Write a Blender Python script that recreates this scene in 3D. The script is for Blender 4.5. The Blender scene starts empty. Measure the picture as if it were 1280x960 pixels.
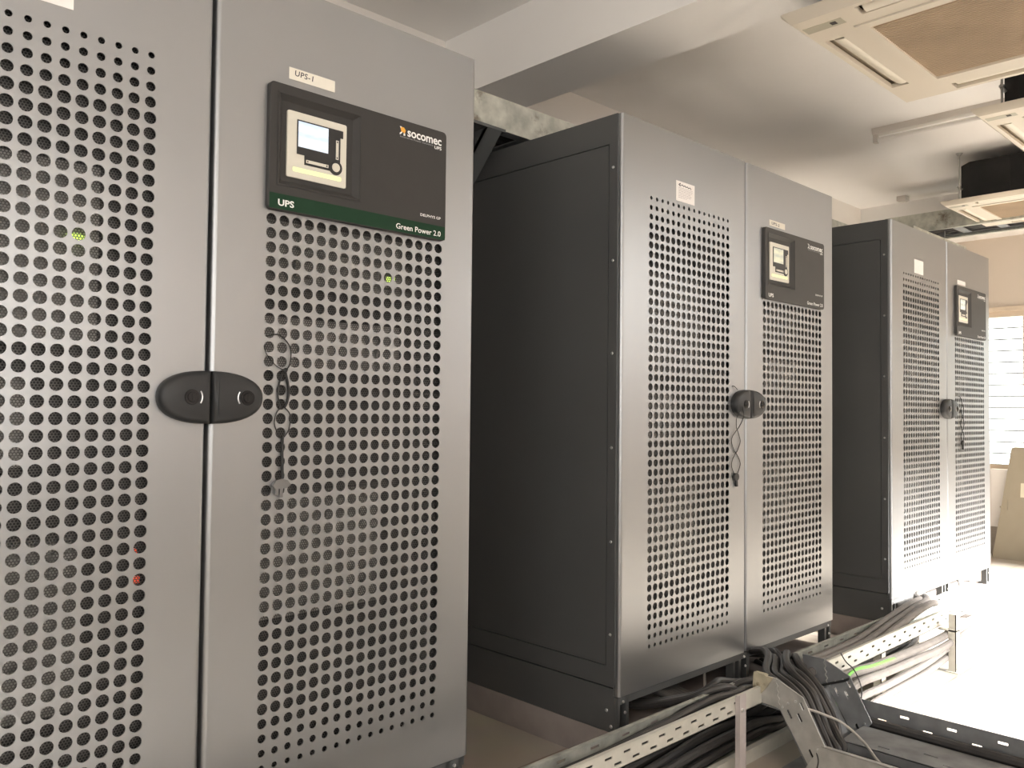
import bpy, bmesh, math, random
from mathutils import Vector, Matrix
random.seed(7)
S = 0.0305            # one hole pitch of the perforated doors, in metres
FL = -57.8            # floor level in pitches
C = bpy.context.scene.collection
sc = bpy.context.scene


def P(x, y, z):
    return Vector((x * S, y * S, (z - FL) * S))


# ------------------------------------------------------------------ materials
def nmat(name):
    m = bpy.data.materials.new(name)
    m.use_nodes = True
    nt = m.node_tree
    b = nt.nodes['Principled BSDF']
    return m, nt, b


def N(nt, t, **kw):
    n = nt.nodes.new(t)
    for k, v in kw.items():
        setattr(n, k, v)
    return n


def mat(name, col, rough=0.5, metal=0.0, noise=0.0, scale=8.0, bump=0.0, bscale=200.0, spec=None, coat=0.0):
    m, nt, b = nmat(name)
    b.inputs['Base Color'].default_value = (*col, 1)
    b.inputs['Roughness'].default_value = rough
    b.inputs['Metallic'].default_value = metal
    if spec is not None:
        b.inputs['Specular IOR Level'].default_value = spec
    b.inputs['Coat Weight'].default_value = coat
    tc = N(nt, 'ShaderNodeTexCoord')
    if noise > 0:
        nz = N(nt, 'ShaderNodeTexNoise')
        nz.inputs['Scale'].default_value = scale
        nz.inputs['Detail'].default_value = 6
        nt.links.new(tc.outputs['Object'], nz.inputs['Vector'])
        r = N(nt, 'ShaderNodeValToRGB')
        r.color_ramp.elements[0].position = 0.3
        r.color_ramp.elements[1].position = 0.7
        r.color_ramp.elements[0].color = (*[c * (1 - noise) for c in col], 1)
        r.color_ramp.elements[1].color = (*[min(1, c * (1 + noise)) for c in col], 1)
        nt.links.new(nz.outputs['Fac'], r.inputs['Fac'])
        nt.links.new(r.outputs['Color'], b.inputs['Base Color'])
    if bump > 0:
        nb = N(nt, 'ShaderNodeTexNoise')
        nb.inputs['Scale'].default_value = bscale
        nt.links.new(tc.outputs['Object'], nb.inputs['Vector'])
        bp = N(nt, 'ShaderNodeBump')
        bp.inputs['Strength'].default_value = bump
        bp.inputs['Distance'].default_value = 0.002
        nt.links.new(nb.outputs['Fac'], bp.inputs['Height'])
        nt.links.new(bp.outputs['Normal'], b.inputs['Normal'])
    return m


def stained(name, col, stain, rough, metal, scale, thr, noise=0.2):
    m = mat(name, col, rough, metal, noise, 18)
    nt = m.node_tree
    b = nt.nodes['Principled BSDF']
    src = b.inputs['Base Color'].links[0].from_socket
    tc = N(nt, 'ShaderNodeTexCoord')
    nz = N(nt, 'ShaderNodeTexNoise')
    nz.inputs['Scale'].default_value = scale
    nz.inputs['Detail'].default_value = 8
    nz.inputs['Roughness'].default_value = 0.65
    nt.links.new(tc.outputs['Object'], nz.inputs['Vector'])
    r = N(nt, 'ShaderNodeValToRGB')
    r.color_ramp.elements[0].position = thr
    r.color_ramp.elements[1].position = thr + 0.12
    nt.links.new(nz.outputs['Fac'], r.inputs['Fac'])
    mx = N(nt, 'ShaderNodeMix', data_type='RGBA')
    nt.links.new(r.outputs['Color'], mx.inputs['Factor'])
    nt.links.new(src, mx.inputs[6])
    mx.inputs[7].default_value = (*stain, 1)
    nt.links.new(mx.outputs[2], b.inputs['Base Color'])
    return m


def emis(name, col, st):
    m, nt, b = nmat(name)
    b.inputs['Base Color'].default_value = (*[c * .5 for c in col], 1)
    b.inputs['Emission Color'].default_value = (*col, 1)
    b.inputs['Emission Strength'].default_value = st
    b.inputs['Roughness'].default_value = 0.3
    return m


M = {}
M['door'] = mat('silver_paint', (0.395, 0.405, 0.412), 0.37, 0.90, 0.015, 3, 0.06, 900)
M['side'] = mat('charcoal_paint', (0.085, 0.087, 0.087), 0.42, 0.0, 0.05, 3, 0.08, 900)
M['frame'] = mat('dark_frame_paint', (0.10, 0.105, 0.105), 0.45, 0.2, 0.06, 6)
M['inside'] = mat('cabinet_inside', (0.03, 0.03, 0.03), 0.7)
M['module'] = mat('module_metal', (0.46, 0.45, 0.43), 0.55, 0.1, 0.25, 25)
M['board'] = mat('circuit_board', (0.34, 0.34, 0.31), 0.5, 0.0, 0.5, 60)
M['panel'] = mat('display_panel_grey', (0.045, 0.043, 0.041), 0.55, 0, 0.03, 20, spec=0.25)
M['panel_lt'] = mat('display_panel_lighter', (0.065, 0.063, 0.060), 0.55, 0, 0.03, 20, spec=0.25)
M['green'] = mat('green_strip', (0.010, 0.040, 0.019), 0.6, 0, 0.03, 20, spec=0.2)
M['bezel'] = mat('cream_bezel', (0.68, 0.65, 0.56), 0.45)
M['fascia'] = mat('black_fascia', (0.02, 0.02, 0.02), 0.4)
M['white_ink'] = mat('white_ink', (0.85, 0.85, 0.83), 0.6)
M['grey_ink'] = mat('grey_ink', (0.35, 0.35, 0.35), 0.6)
M['orange_ink'] = mat('orange_ink', (0.85, 0.42, 0.05), 0.6)
M['dark_ink'] = mat('pen_ink', (0.04, 0.04, 0.05), 0.7)
M['text_ink'] = mat('print_ink', (0.45, 0.42, 0.42), 0.7)
M['tape'] = mat('paper_tape', (0.80, 0.76, 0.66), 0.7, 0, 0.03, 40)
M['paper'] = mat('white_paper', (0.86, 0.83, 0.80), 0.7, 0, 0.02, 40)
M['handle'] = mat('handle_plastic', (0.028, 0.029, 0.03), 0.42, 0, 0.05, 30, 0.1, 1500, spec=0.35)
M['lock'] = mat('lock_dark', (0.012, 0.012, 0.013), 0.25, 0.3)
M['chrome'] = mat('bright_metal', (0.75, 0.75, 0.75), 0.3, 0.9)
M['key'] = mat('key_steel', (0.22, 0.22, 0.22), 0.4, 0.6)
M['cord'] = mat('black_cord', (0.015, 0.015, 0.015), 0.6)
M['lightbar'] = emis('yellow_light_bar', (0.78, 0.80, 0.42), 0.9)
M['led'] = emis('green_led', (0.65, 0.9, 0.15), 1.3)
M['redled'] = emis('red_led', (1.0, 0.12, 0.05), 0.6)
M['white'] = mat('ceiling_paint', (0.87, 0.85, 0.825), 0.85, 0, 0.03, 1.2, 0.15, 60)
M['wall'] = mat('wall_paint', (0.80, 0.755, 0.70), 0.85, 0, 0.03, 1.0, 0.15, 60)
M['ac'] = mat('aircon_cream_plastic', (0.70, 0.63, 0.52), 0.5, 0, 0.02, 3)
M['ac_grille'] = mat('aircon_grille_dusty', (0.50, 0.39, 0.275), 0.75, 0, 0.12, 3.5)
M['ac_flap'] = mat('aircon_flap', (0.80, 0.74, 0.62), 0.45)
M['ac_dark'] = mat('aircon_duct_dark', (0.05, 0.042, 0.035), 0.7)
M['ac_label'] = mat('aircon_receiver_plate', (0.45, 0.42, 0.32), 0.5)
M['black_foam'] = mat('black_insulation', (0.012, 0.012, 0.012), 0.85, 0, 0.3, 12)
M['rod'] = mat('steel_rod', (0.45, 0.44, 0.42), 0.4, 0.7)
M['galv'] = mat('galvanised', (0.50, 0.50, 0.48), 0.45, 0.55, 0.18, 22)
M['galv_dark'] = mat('galvanised_dark', (0.30, 0.31, 0.32), 0.5, 0.55, 0.22, 14)
M['rail'] = mat('pale_zinc', (0.64, 0.63, 0.57), 0.5, 0.25, 0.06, 25)
M['galv_old'] = stained('galvanised_weathered', (0.40, 0.41, 0.37), (0.10, 0.085, 0.06), 0.6, 0.3, 9, 0.60, 0.3)
M['galv_top'] = stained('galvanised_rusty', (0.50, 0.50, 0.44), (0.15, 0.11, 0.07), 0.6, 0.2, 6, 0.57, 0.28)
M['mastic'] = stained('sealing_compound', (0.50, 0.45, 0.33), (0.16, 0.12, 0.07), 0.85, 0.0, 22, 0.55, 0.25)
M['post'] = mat('painted_angle_iron', (0.55, 0.50, 0.49), 0.5, 0.1, 0.05, 20)
M['cable'] = mat('black_cable_sheath', (0.036, 0.034, 0.033), 0.45, 0, 0.2, 30)
M['cable_g'] = mat('grey_cable_sheath', (0.17, 0.155, 0.145), 0.5, 0, 0.12, 30)
M['cable_lt'] = mat('pale_wire', (0.45, 0.43, 0.40), 0.5)
M['cable_gn'] = mat('green_wire', (0.16, 0.45, 0.08), 0.5)
M['pad'] = mat('plinth_concrete', (0.33, 0.29, 0.275), 0.8, 0, 0.12, 8, 0.2, 80)
M['beige_board'] = mat('beige_board', (0.33, 0.29, 0.22), 0.6, 0, 0.05, 6)
M['cream'] = mat('cream_plate', (0.7, 0.66, 0.52), 0.6)
M['carton'] = mat('white_board', (0.72, 0.69, 0.66), 0.7)
M['wood'] = mat('window_frame_paint', (0.66, 0.55, 0.43), 0.6, 0, 0.08, 10)
M['tube'] = mat('lamp_tube_glass', (0.85, 0.83, 0.80), 0.3)
M['batten'] = mat('batten_white', (0.70, 0.66, 0.61), 0.5)
M['clip'] = mat('louvre_clip', (0.16, 0.15, 0.14), 0.5)
M['skirting'] = mat('skirting_tile', (0.30, 0.26, 0.22), 0.5, 0, 0.1, 12)


def floor_mat():
    m, nt, b = nmat('tan_floor_tile')
    tc = N(nt, 'ShaderNodeTexCoord')
    br = N(nt, 'ShaderNodeTexBrick')
    br.offset = 0.0
    br.inputs['Scale'].default_value = 1.0
    br.inputs['Brick Width'].default_value = 0.6
    br.inputs['Row Height'].default_value = 0.6
    br.inputs['Mortar Size'].default_value = 0.003
    br.inputs['Color1'].default_value = (0.47, 0.42, 0.36, 1)
    br.inputs['Color2'].default_value = (0.45, 0.40, 0.34, 1)
    br.inputs['Mortar'].default_value = (0.28, 0.22, 0.17, 1)
    nt.links.new(tc.outputs['Object'], br.inputs['Vector'])
    nz = N(nt, 'ShaderNodeTexNoise')
    nz.inputs['Scale'].default_value = 5
    nz.inputs['Detail'].default_value = 6
    nt.links.new(tc.outputs['Object'], nz.inputs['Vector'])
    mx = N(nt, 'ShaderNodeMix', data_type='RGBA', blend_type='MULTIPLY')
    mx.inputs['Factor'].default_value = 0.25
    nt.links.new(br.outputs['Color'], mx.inputs[6])
    nt.links.new(nz.outputs['Color'], mx.inputs[7])
    nt.links.new(mx.outputs[2], b.inputs['Base Color'])
    b.inputs['Roughness'].default_value = 0.28
    return m


M['floor'] = floor_mat()
M['wall_tan'] = mat('tan_wall_paint', (0.60, 0.525, 0.445), 0.85, 0, 0.04, 1.0, 0.15, 60)


def mesh_screen_mat():
    """dark sheet with a hexagonal lattice of small round holes, see-through"""
    m, nt, b = nmat('fine_perforated_mesh')
    b.inputs['Base Color'].default_value = (0.125, 0.12, 0.115, 1)
    b.inputs['Roughness'].default_value = 0.45
    b.inputs['Metallic'].default_value = 0.3
    tc = N(nt, 'ShaderNodeTexCoord')
    sep = N(nt, 'ShaderNodeSeparateXYZ')
    nt.links.new(tc.outputs['Object'], sep.inputs[0])
    cmb = N(nt, 'ShaderNodeCombineXYZ')
    nt.links.new(sep.outputs['X'], cmb.inputs['X'])
    nt.links.new(sep.outputs['Z'], cmb.inputs['Y'])
    pitch = 0.0056
    r3 = math.sqrt(3)

    def vm(op, a, bb):
        n = N(nt, 'ShaderNodeVectorMath', operation=op)
        for i, v in enumerate((a, bb)):
            if v is None:
                continue
            if isinstance(v, tuple):
                n.inputs[i].default_value = v
            else:
                nt.links.new(v, n.inputs[i])
        return n
    d = vm('DIVIDE', cmb.outputs[0], (pitch, pitch * r3, 1)).outputs[0]
    lens = []
    for off in ((0.5, 0.5, 0), (0, 0, 0)):
        a = vm('ADD', d, off).outputs[0]
        f = vm('FRACTION', a, None).outputs[0]
        s = vm('SUBTRACT', f, (0.5, 0.5, 0)).outputs[0]
        k = vm('MULTIPLY', s, (1, r3, 0)).outputs[0]
        lens.append(vm('LENGTH', k, None).outputs['Value'])
    mn = N(nt, 'ShaderNodeMath', operation='MINIMUM')
    nt.links.new(lens[0], mn.inputs[0])
    nt.links.new(lens[1], mn.inputs[1])
    lt = N(nt, 'ShaderNodeMath', operation='LESS_THAN')
    nt.links.new(mn.outputs[0], lt.inputs[0])
    lt.inputs[1].default_value = 0.36
    tr = N(nt, 'ShaderNodeBsdfTransparent')
    ms = N(nt, 'ShaderNodeMixShader')
    nt.links.new(lt.outputs[0], ms.inputs[0])
    nt.links.new(b.outputs[0], ms.inputs[1])
    nt.links.new(tr.outputs[0], ms.inputs[2])
    nt.links.new(ms.outputs[0], nt.nodes['Material Output'].inputs['Surface'])
    return m


M['screen'] = mesh_screen_mat()


def glass_mat():
    m, nt, b = nmat('louvre_glass')
    tr = N(nt, 'ShaderNodeBsdfTransparent')
    tr.inputs[0].default_value = (0.9, 0.93, 0.92, 1)
    gl = N(nt, 'ShaderNodeBsdfGlossy')
    gl.inputs['Roughness'].default_value = 0.05
    ms = N(nt, 'ShaderNodeMixShader')
    ms.inputs[0].default_value = 0.06
    nt.links.new(tr.outputs[0], ms.inputs[1])
    nt.links.new(gl.outputs[0], ms.inputs[2])
    nt.links.new(ms.outputs[0], nt.nodes['Material Output'].inputs['Surface'])
    return m


M['glass'] = glass_mat()


def lcd_mat(name, a, bcol, st):
    m, nt, b = nmat(name)
    tc = N(nt, 'ShaderNodeTexCoord')
    nz = N(nt, 'ShaderNodeTexNoise')
    nz.inputs['Scale'].default_value = 28
    mp = N(nt, 'ShaderNodeMapping')
    mp.inputs['Scale'].default_value = (0.6, 1, 2.2)
    nt.links.new(tc.outputs['Object'], mp.inputs[0])
    nt.links.new(mp.outputs[0], nz.inputs['Vector'])
    r = N(nt, 'ShaderNodeValToRGB')
    r.color_ramp.elements[0].position = 0.35
    r.color_ramp.elements[1].position = 0.55
    r.color_ramp.elements[0].color = (*bcol, 1)
    r.color_ramp.elements[1].color = (*a, 1)
    nt.links.new(nz.outputs['Fac'], r.inputs['Fac'])
    nt.links.new(r.outputs['Color'], b.inputs['Emission Color'])
    b.inputs['Emission Strength'].default_value = st
    b.inputs['Base Color'].default_value = (0.05, 0.05, 0.05, 1)
    b.inputs['Roughness'].default_value = 0.2
    return m


M['lcd1'] = lcd_mat('lcd_white_blue', (0.95, 0.98, 1.0), (0.70, 0.80, 0.93), 1.1)
M['lcd2'] = lcd_mat('lcd_cream', (0.95, 0.88, 0.62), (0.70, 0.66, 0.50), 0.9)
M['lcd3'] = lcd_mat('lcd_pale', (0.95, 0.95, 0.80), (0.65, 0.66, 0.55), 1.0)


# ------------------------------------------------------------------ mesh tools
class MB:
    """collects geometry in hole-pitch units"""

    def __init__(self):
        self.v = []
        self.f = []
        self.mi = []
        self.cur = 0

    def add(self, vs, fs):
        o = len(self.v)
        self.v += [tuple(p) for p in vs]
        self.f += [tuple(i + o for i in f) for f in fs]
        self.mi += [self.cur] * len(fs)

    def box(self, x0, x1, y0, y1, z0, z1, M4=None):
        vs = [Vector((x, y, z)) for z in (z0, z1) for y in (y0, y1) for x in (x0, x1)]
        if M4:
            vs = [M4 @ p for p in vs]
        self.add(vs, [(0, 2, 3, 1), (4, 5, 7, 6), (0, 1, 5, 4), (2, 6, 7, 3), (0, 4, 6, 2), (1, 3, 7, 5)])

    def prism(self, pts, fn, w0, w1):
        """polygon pts (u,v) extruded from w0 to w1 through fn(u,v,w)"""
        n = len(pts)
        vs = [fn(u, v, w0) for u, v in pts] + [fn(u, v, w1) for u, v in pts]
        fs = [tuple(range(n)), tuple(range(2 * n - 1, n - 1, -1))]
        fs += [(i, (i + 1) % n + 0, (i + 1) % n + n, i + n) for i in range(n)]
        self.add(vs, fs)

    def cyl(self, c, axis, r0, r1, h, n=20, cap=True):
        """cylinder / cone from point c along axis"""
        a = Vector(axis).normalized()
        t = a.orthogonal().normalized()
        s = a.cross(t)
        c = Vector(c)
        vs = []
        for k, (r, d) in enumerate(((r0, 0), (r1, h))):
            for i in range(n):
                an = 2 * math.pi * i / n
                vs.append(c + a * d + (t * math.cos(an) + s * math.sin(an)) * r)
        fs = [(i, (i + 1) % n, (i + 1) % n + n, i + n) for i in range(n)]
        if cap:
            fs += [tuple(range(n - 1, -1, -1)), tuple(range(n, 2 * n))]
        self.add(vs, fs)

    def tube(self, pts, r, n=8, sub=6, closed=False):
        pts = [Vector(p) for p in pts]
        path = smooth(pts, sub, closed)
        if len(path) < 2:
            return
        ring = []
        up = None
        vs = []
        for i, p in enumerate(path):
            a = path[max(i - 1, 0)]
            b = path[min(i + 1, len(path) - 1)]
            if closed:
                a = path[i - 1]
                b = path[(i + 1) % len(path)]
            d = (b - a).normalized()
            if up is None:
                up = d.orthogonal().normalized()
            up = (up - d * up.dot(d)).normalized()
            s = d.cross(up)
            for k in range(n):
                an = 2 * math.pi * k / n
                vs.append(p + (up * math.cos(an) + s * math.sin(an)) * r)
        fs = []
        L = len(path)
        for i in range(L if closed else L - 1):
            j = (i + 1) % L
            for k in range(n):
                fs.append((i * n + k, i * n + (k + 1) % n, j * n + (k + 1) % n, j * n + k))
        if not closed:
            fs += [tuple(range(n - 1, -1, -1)), tuple(range((L - 1) * n, L * n))]
        self.add(vs, fs)

    def perf(self, us, vs_, rects, fn, t):
        """sheet us=(u0,u1) x vs_=(v0,v1) with rectangular openings, thickness t, placed by fn(u,v,w)"""
        U = sorted(set([us[0], us[1]] + [x for r in rects for x in (r[0], r[1]) if us[0] < x < us[1]]))
        V = sorted(set([vs_[0], vs_[1]] + [x for r in rects for x in (r[2], r[3]) if vs_[0] < x < vs_[1]]))
        nu, nv = len(U), len(V)
        solid = {}
        for i in range(nu - 1):
            for j in range(nv - 1):
                cu, cv = (U[i] + U[i + 1]) / 2, (V[j] + V[j + 1]) / 2
                solid[i, j] = not any(r[0] < cu < r[1] and r[2] < cv < r[3] for r in rects)
        pts = [fn(u, v, 0) for u in U for v in V] + [fn(u, v, t) for u in U for v in V]
        o = nu * nv
        idx = lambda i, j: i * nv + j
        fs = []
        for (i, j), s in solid.items():
            if not s:
                continue
            a, b, c, d = idx(i, j), idx(i + 1, j), idx(i + 1, j + 1), idx(i, j + 1)
            fs.append((a, b, c, d))
            fs.append((d + o, c + o, b + o, a + o))
            for (di, dj), (p, q) in {(0, -1): (a, b), (1, 0): (b, c), (0, 1): (c, d), (-1, 0): (d, a)}.items():
                if not solid.get((i + di, j + dj), False):
                    fs.append((q, p, p + o, q + o))
        self.add(pts, fs)

    def mesh(self, name, mats, off=(0, 0, 0), smooth_angle=35, clean=False):
        me = bpy.data.meshes.new(name)
        ox, oy, oz = off
        me.from_pydata([((x - ox) * S, (y - oy) * S, (z - oz) * S) for x, y, z in self.v], [], self.f)
        for m in (mats if isinstance(mats, (list, tuple)) else [mats]):
            me.materials.append(M[m] if isinstance(m, str) else m)
        me.polygons.foreach_set('material_index', self.mi)
        if clean:
            bm = bmesh.new()
            bm.from_mesh(me)
            bmesh.ops.remove_doubles(bm, verts=bm.verts, dist=1e-6)
            bmesh.ops.recalc_face_normals(bm, faces=bm.faces)
            bm.to_mesh(me)
            bm.free()
        if smooth_angle:
            me.polygons.foreach_set('use_smooth', [True] * len(me.polygons))
            me.set_sharp_from_angle(angle=math.radians(smooth_angle))
        me.update()
        return me


def smooth(pts, sub, closed=False):
    if sub <= 1 or len(pts) < 3:
        return pts
    out = []
    n = len(pts)
    for i in range(n if closed else n - 1):
        if closed:
            p0, p1, p2, p3 = pts[i - 1], pts[i], pts[(i + 1) % n], pts[(i + 2) % n]
        else:
            p0, p1, p2, p3 = pts[max(i - 1, 0)], pts[i], pts[i + 1], pts[min(i + 2, n - 1)]
        for k in range(sub):
            t = k / sub
            out.append(0.5 * ((2 * p1) + (p2 - p0) * t + (2 * p0 - 5 * p1 + 4 * p2 - p3) * t * t + (3 * p1 - p0 - 3 * p2 + p3) * t ** 3))
    if not closed:
        out.append(pts[-1])
    return out


def tag(o, label=None, cat=None, group=None, kind=None):
    if label:
        o['label'] = label
    if cat:
        o['category'] = cat
    if group:
        o['group'] = group
    if kind:
        o['kind'] = kind
    return o


def thing(name, label, cat, at, group=None):
    o = bpy.data.objects.new(name, None)
    o.empty_display_size = 0.05
    C.objects.link(o)
    o.location = P(*at)
    o['at'] = at
    return tag(o, label, cat, group)


AT = {}


def root_at(o):
    while o.parent is not None:
        o = o.parent
    return tuple(o['at']) if 'at' in o else None


def part(name, mb, mats, parent, label=None, smooth_angle=35, local=False, clean=True):
    """link the collected geometry as ONE mesh object under parent (geometry given in room units unless local)"""
    off = (0, 0, 0) if local else root_at(parent)
    me = mb.mesh(name, mats, off, smooth_angle, clean)
    o = bpy.data.objects.new(name, me)
    C.objects.link(o)
    o.parent = parent
    if label:
        o['label'] = label
    return o


def solo(name, mb, mats, label=None, cat=None, group=None, kind=None, at=None, smooth_angle=35, clean=True):
    """a top-level thing (or a piece of the setting) that is one mesh"""
    if at is None:
        xs = [p[0] for p in mb.v]
        ys = [p[1] for p in mb.v]
        zs = [p[2] for p in mb.v]
        at = ((min(xs) + max(xs)) / 2, (min(ys) + max(ys)) / 2, min(zs))
    me = mb.mesh(name, mats, at, smooth_angle, clean)
    o = bpy.data.objects.new(name, me)
    C.objects.link(o)
    o.location = P(*at)
    return tag(o, label, cat, group, kind)


XZ = lambda y: (lambda u, v, w: (u, y + w, v))
YZ = lambda x: (lambda u, v, w: (x + w, u, v))
XY = lambda z: (lambda u, v, w: (u, v, z + w))


def text_geo(body, bold=0.0, shear=0.0, spacing=1.0):
    cu = bpy.data.curves.new('lettering', 'FONT')
    cu.body = body
    cu.size = 1.0
    cu.offset = bold
    cu.shear = shear
    cu.space_character = spacing
    cu.resolution_u = 3
    ob = bpy.data.objects.new('lettering', cu)
    C.objects.link(ob)
    dg = bpy.context.evaluated_depsgraph_get()
    dg.update()
    me = bpy.data.meshes.new_from_object(ob.evaluated_get(dg))
    vs = [tuple(v.co) for v in me.vertices]
    fs = [tuple(p.vertices) for p in me.polygons]
    bpy.data.objects.remove(ob)
    bpy.data.meshes.remove(me)
    bpy.data.curves.remove(cu)
    return vs, fs


def put_text(mb, body, x0, x1, z0, h, y, bold=0.0, shear=0.0, spacing=1.0, slope=0.0):
    """letters on an x-z plane facing -y; width x0..x1, base line z0, capital height h"""
    vs, fs = text_geo(body, bold, shear, spacing)
    a = min(v[0] for v in vs)
    b = max(v[0] for v in vs)
    k = (x1 - x0) / (b - a)
    kz = h / 0.70
    mb.add([(x0 + (v[0] - a) * k, y, z0 + v[1] * kz + slope * (v[0] - a) * k) for v in vs], fs)


# ------------------------------------------------------------------ the room
WX0, WX1, WY0, WY1, ZC = -95, 212, -102, 40, 31.2


def struct(name, mb, m, **k):
    return solo(name, mb, m, kind='structure', clean=True, smooth_angle=None, **k)


mb = MB(); mb.box(WX0, WX1 + 6, WY0 - 4, WY1, FL - 3, FL)
struct('floor', mb, 'floor')
mb = MB(); mb.box(WX0, WX1 + 6, WY0 - 4, WY1, ZC, ZC + 4)
struct('ceiling', mb, 'white')
mb = MB(); mb.box(WX0, WX1 + 6, WY1, WY1 + 5, FL, ZC)
struct('wall_back', mb, 'wall')
LW = (-99.0, -40.0, -28.0, 27.0)
mb = MB(); mb.perf((WY0 - 4, WY1), (FL, ZC), [LW], lambda u, v, w: (WX0 - w, u, v), 5)
struct('wall_left', mb, 'wall')
# far wall with the louvred window
WIN = (-24.0, 23.0, -36.0, 4.6)
mb = MB(); mb.perf((WY0 - 4, WY1), (FL, ZC), [WIN], YZ(WX1), 6)
struct('wall_far', mb, 'wall_tan')
# front wall (behind the viewer) with a row of wide window openings that let the sun in
FW = [(-78, -50, -28, 12.6), (-47, -19, -28, 12.6), (-16, 12, -28, 12.6), (15, 43, -28, 12.6), (75, 109, -30, 1.5), (113, 206, -30, 28.5)]
mb = MB(); mb.perf((WX0, WX1), (FL, ZC), FW, lambda u, v, w: (u, WY0 - w, v), 4)
struct('wall_front', mb, 'wall')
for n, r in enumerate(FW):
    mb = MB()
    mb.perf((r[0], r[1]), (r[2], r[3]), [(r[0] + 1, r[1] - 1, r[2] + 1, r[3] - 1)], lambda u, v, w: (u, WY0 - 1 - w, v), 1.5)
    struct('window_%d' % (n + 2), mb, 'wood')

mb = MB()
mb.perf((LW[0], LW[1]), (LW[2], LW[3]), [(LW[0] + 1, LW[1] - 1, LW[2] + 1, LW[3] - 1)], lambda u, v, w: (WX0 - 1 - w, u, v), 1.5)
struct('window_9', mb, 'wood')
# unseen slab added outside to keep the sun off the left-hand windows
mb = MB(); mb.box(WX0 - 10, 66, WY0 - 62, WY0 - 4.2, 14.5, 17.5)
struct('trim_6', mb, 'wall')
# added unseen outside the front windows: block that cuts sky light, and dark ground
mb = MB(); mb.box(30, 400, -200, -182, FL - 20, 14)
struct('sky_blocker', mb, 'pad')
mb = MB(); mb.box(WX0 - 60, 400, -200, WY0 - 4.2, FL - 22, FL - 20)
struct('floor_outside', mb, 'pad')

# cross beam under the ceiling
mb = MB(); mb.box(48.3, 58.2, WY0, WY1, 22.4, ZC)
struct('trim_1', mb, 'white')
# second beam along the far wall
mb = MB(); mb.box(189, WX1, WY0, WY1, 23.6, ZC)
struct('trim_2', mb, 'white')
# dark tile skirting of the far wall
mb = MB(); mb.box(WX1 - 0.4, WX1, WY0, WY1, FL, FL + 7)
struct('baseboard_far', mb, 'skirting')

# window_1 : louvre window of the far wall
win = bpy.data.objects.new('window_1', None)
C.objects.link(win)
win.location = P(WX1, -4, WIN[2])
win['at'] = (WX1, -4, WIN[2])
win['kind'] = 'structure'
mb = MB()
ops = [(-22.8, -9.0, -35, 3.0), (-7.6, 7.7, -35, 3.0), (8.9, 22, -35, 3.0)]
mb.perf((WIN[0], WIN[1]), (WIN[2], WIN[3]), ops, YZ(WX1 + 0.6), 2.0)
mb.box(WX1 - 0.5, WX1 + 0.6, WIN[0] - 0.8, WIN[1] + 0.8, WIN[3] - 0.2, WIN[3] + 0.9)
part('window_frame', mb, 'wood', win)
mb = MB()
for (a, b, c, d) in ops:
    z = c
    while z < d - 0.3:
        mt = Matrix.Translation((WX1 + 1.6, 0, z + 1.45)) @ Matrix.Rotation(math.radians(16), 4, 'Y')
        mb.box(-0.06, 0.06, a, b, -1.5, 1.5, mt)
        z += 2.93
part('louvre_pane', mb, 'glass', win, 'clear glass louvre blades')
mb = MB()
for (a, b, c, d) in ops:
    z = c
    while z < d:
        mb.box(WX1 + 1.0, WX1 + 1.25, a, b, z - 0.14, z + 0.14)
        z += 2.93
part('blade_edge', mb, 'clip', win, 'dark edges between the louvre blades')

# ------------------------------------------------------------------ UPS cabinets
XL, XS0, XS1, XR = -28.4, -4.45, -4.22, 18.9
ZT, ZB = 7.9, -51.2
DX = -23.48


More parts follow.
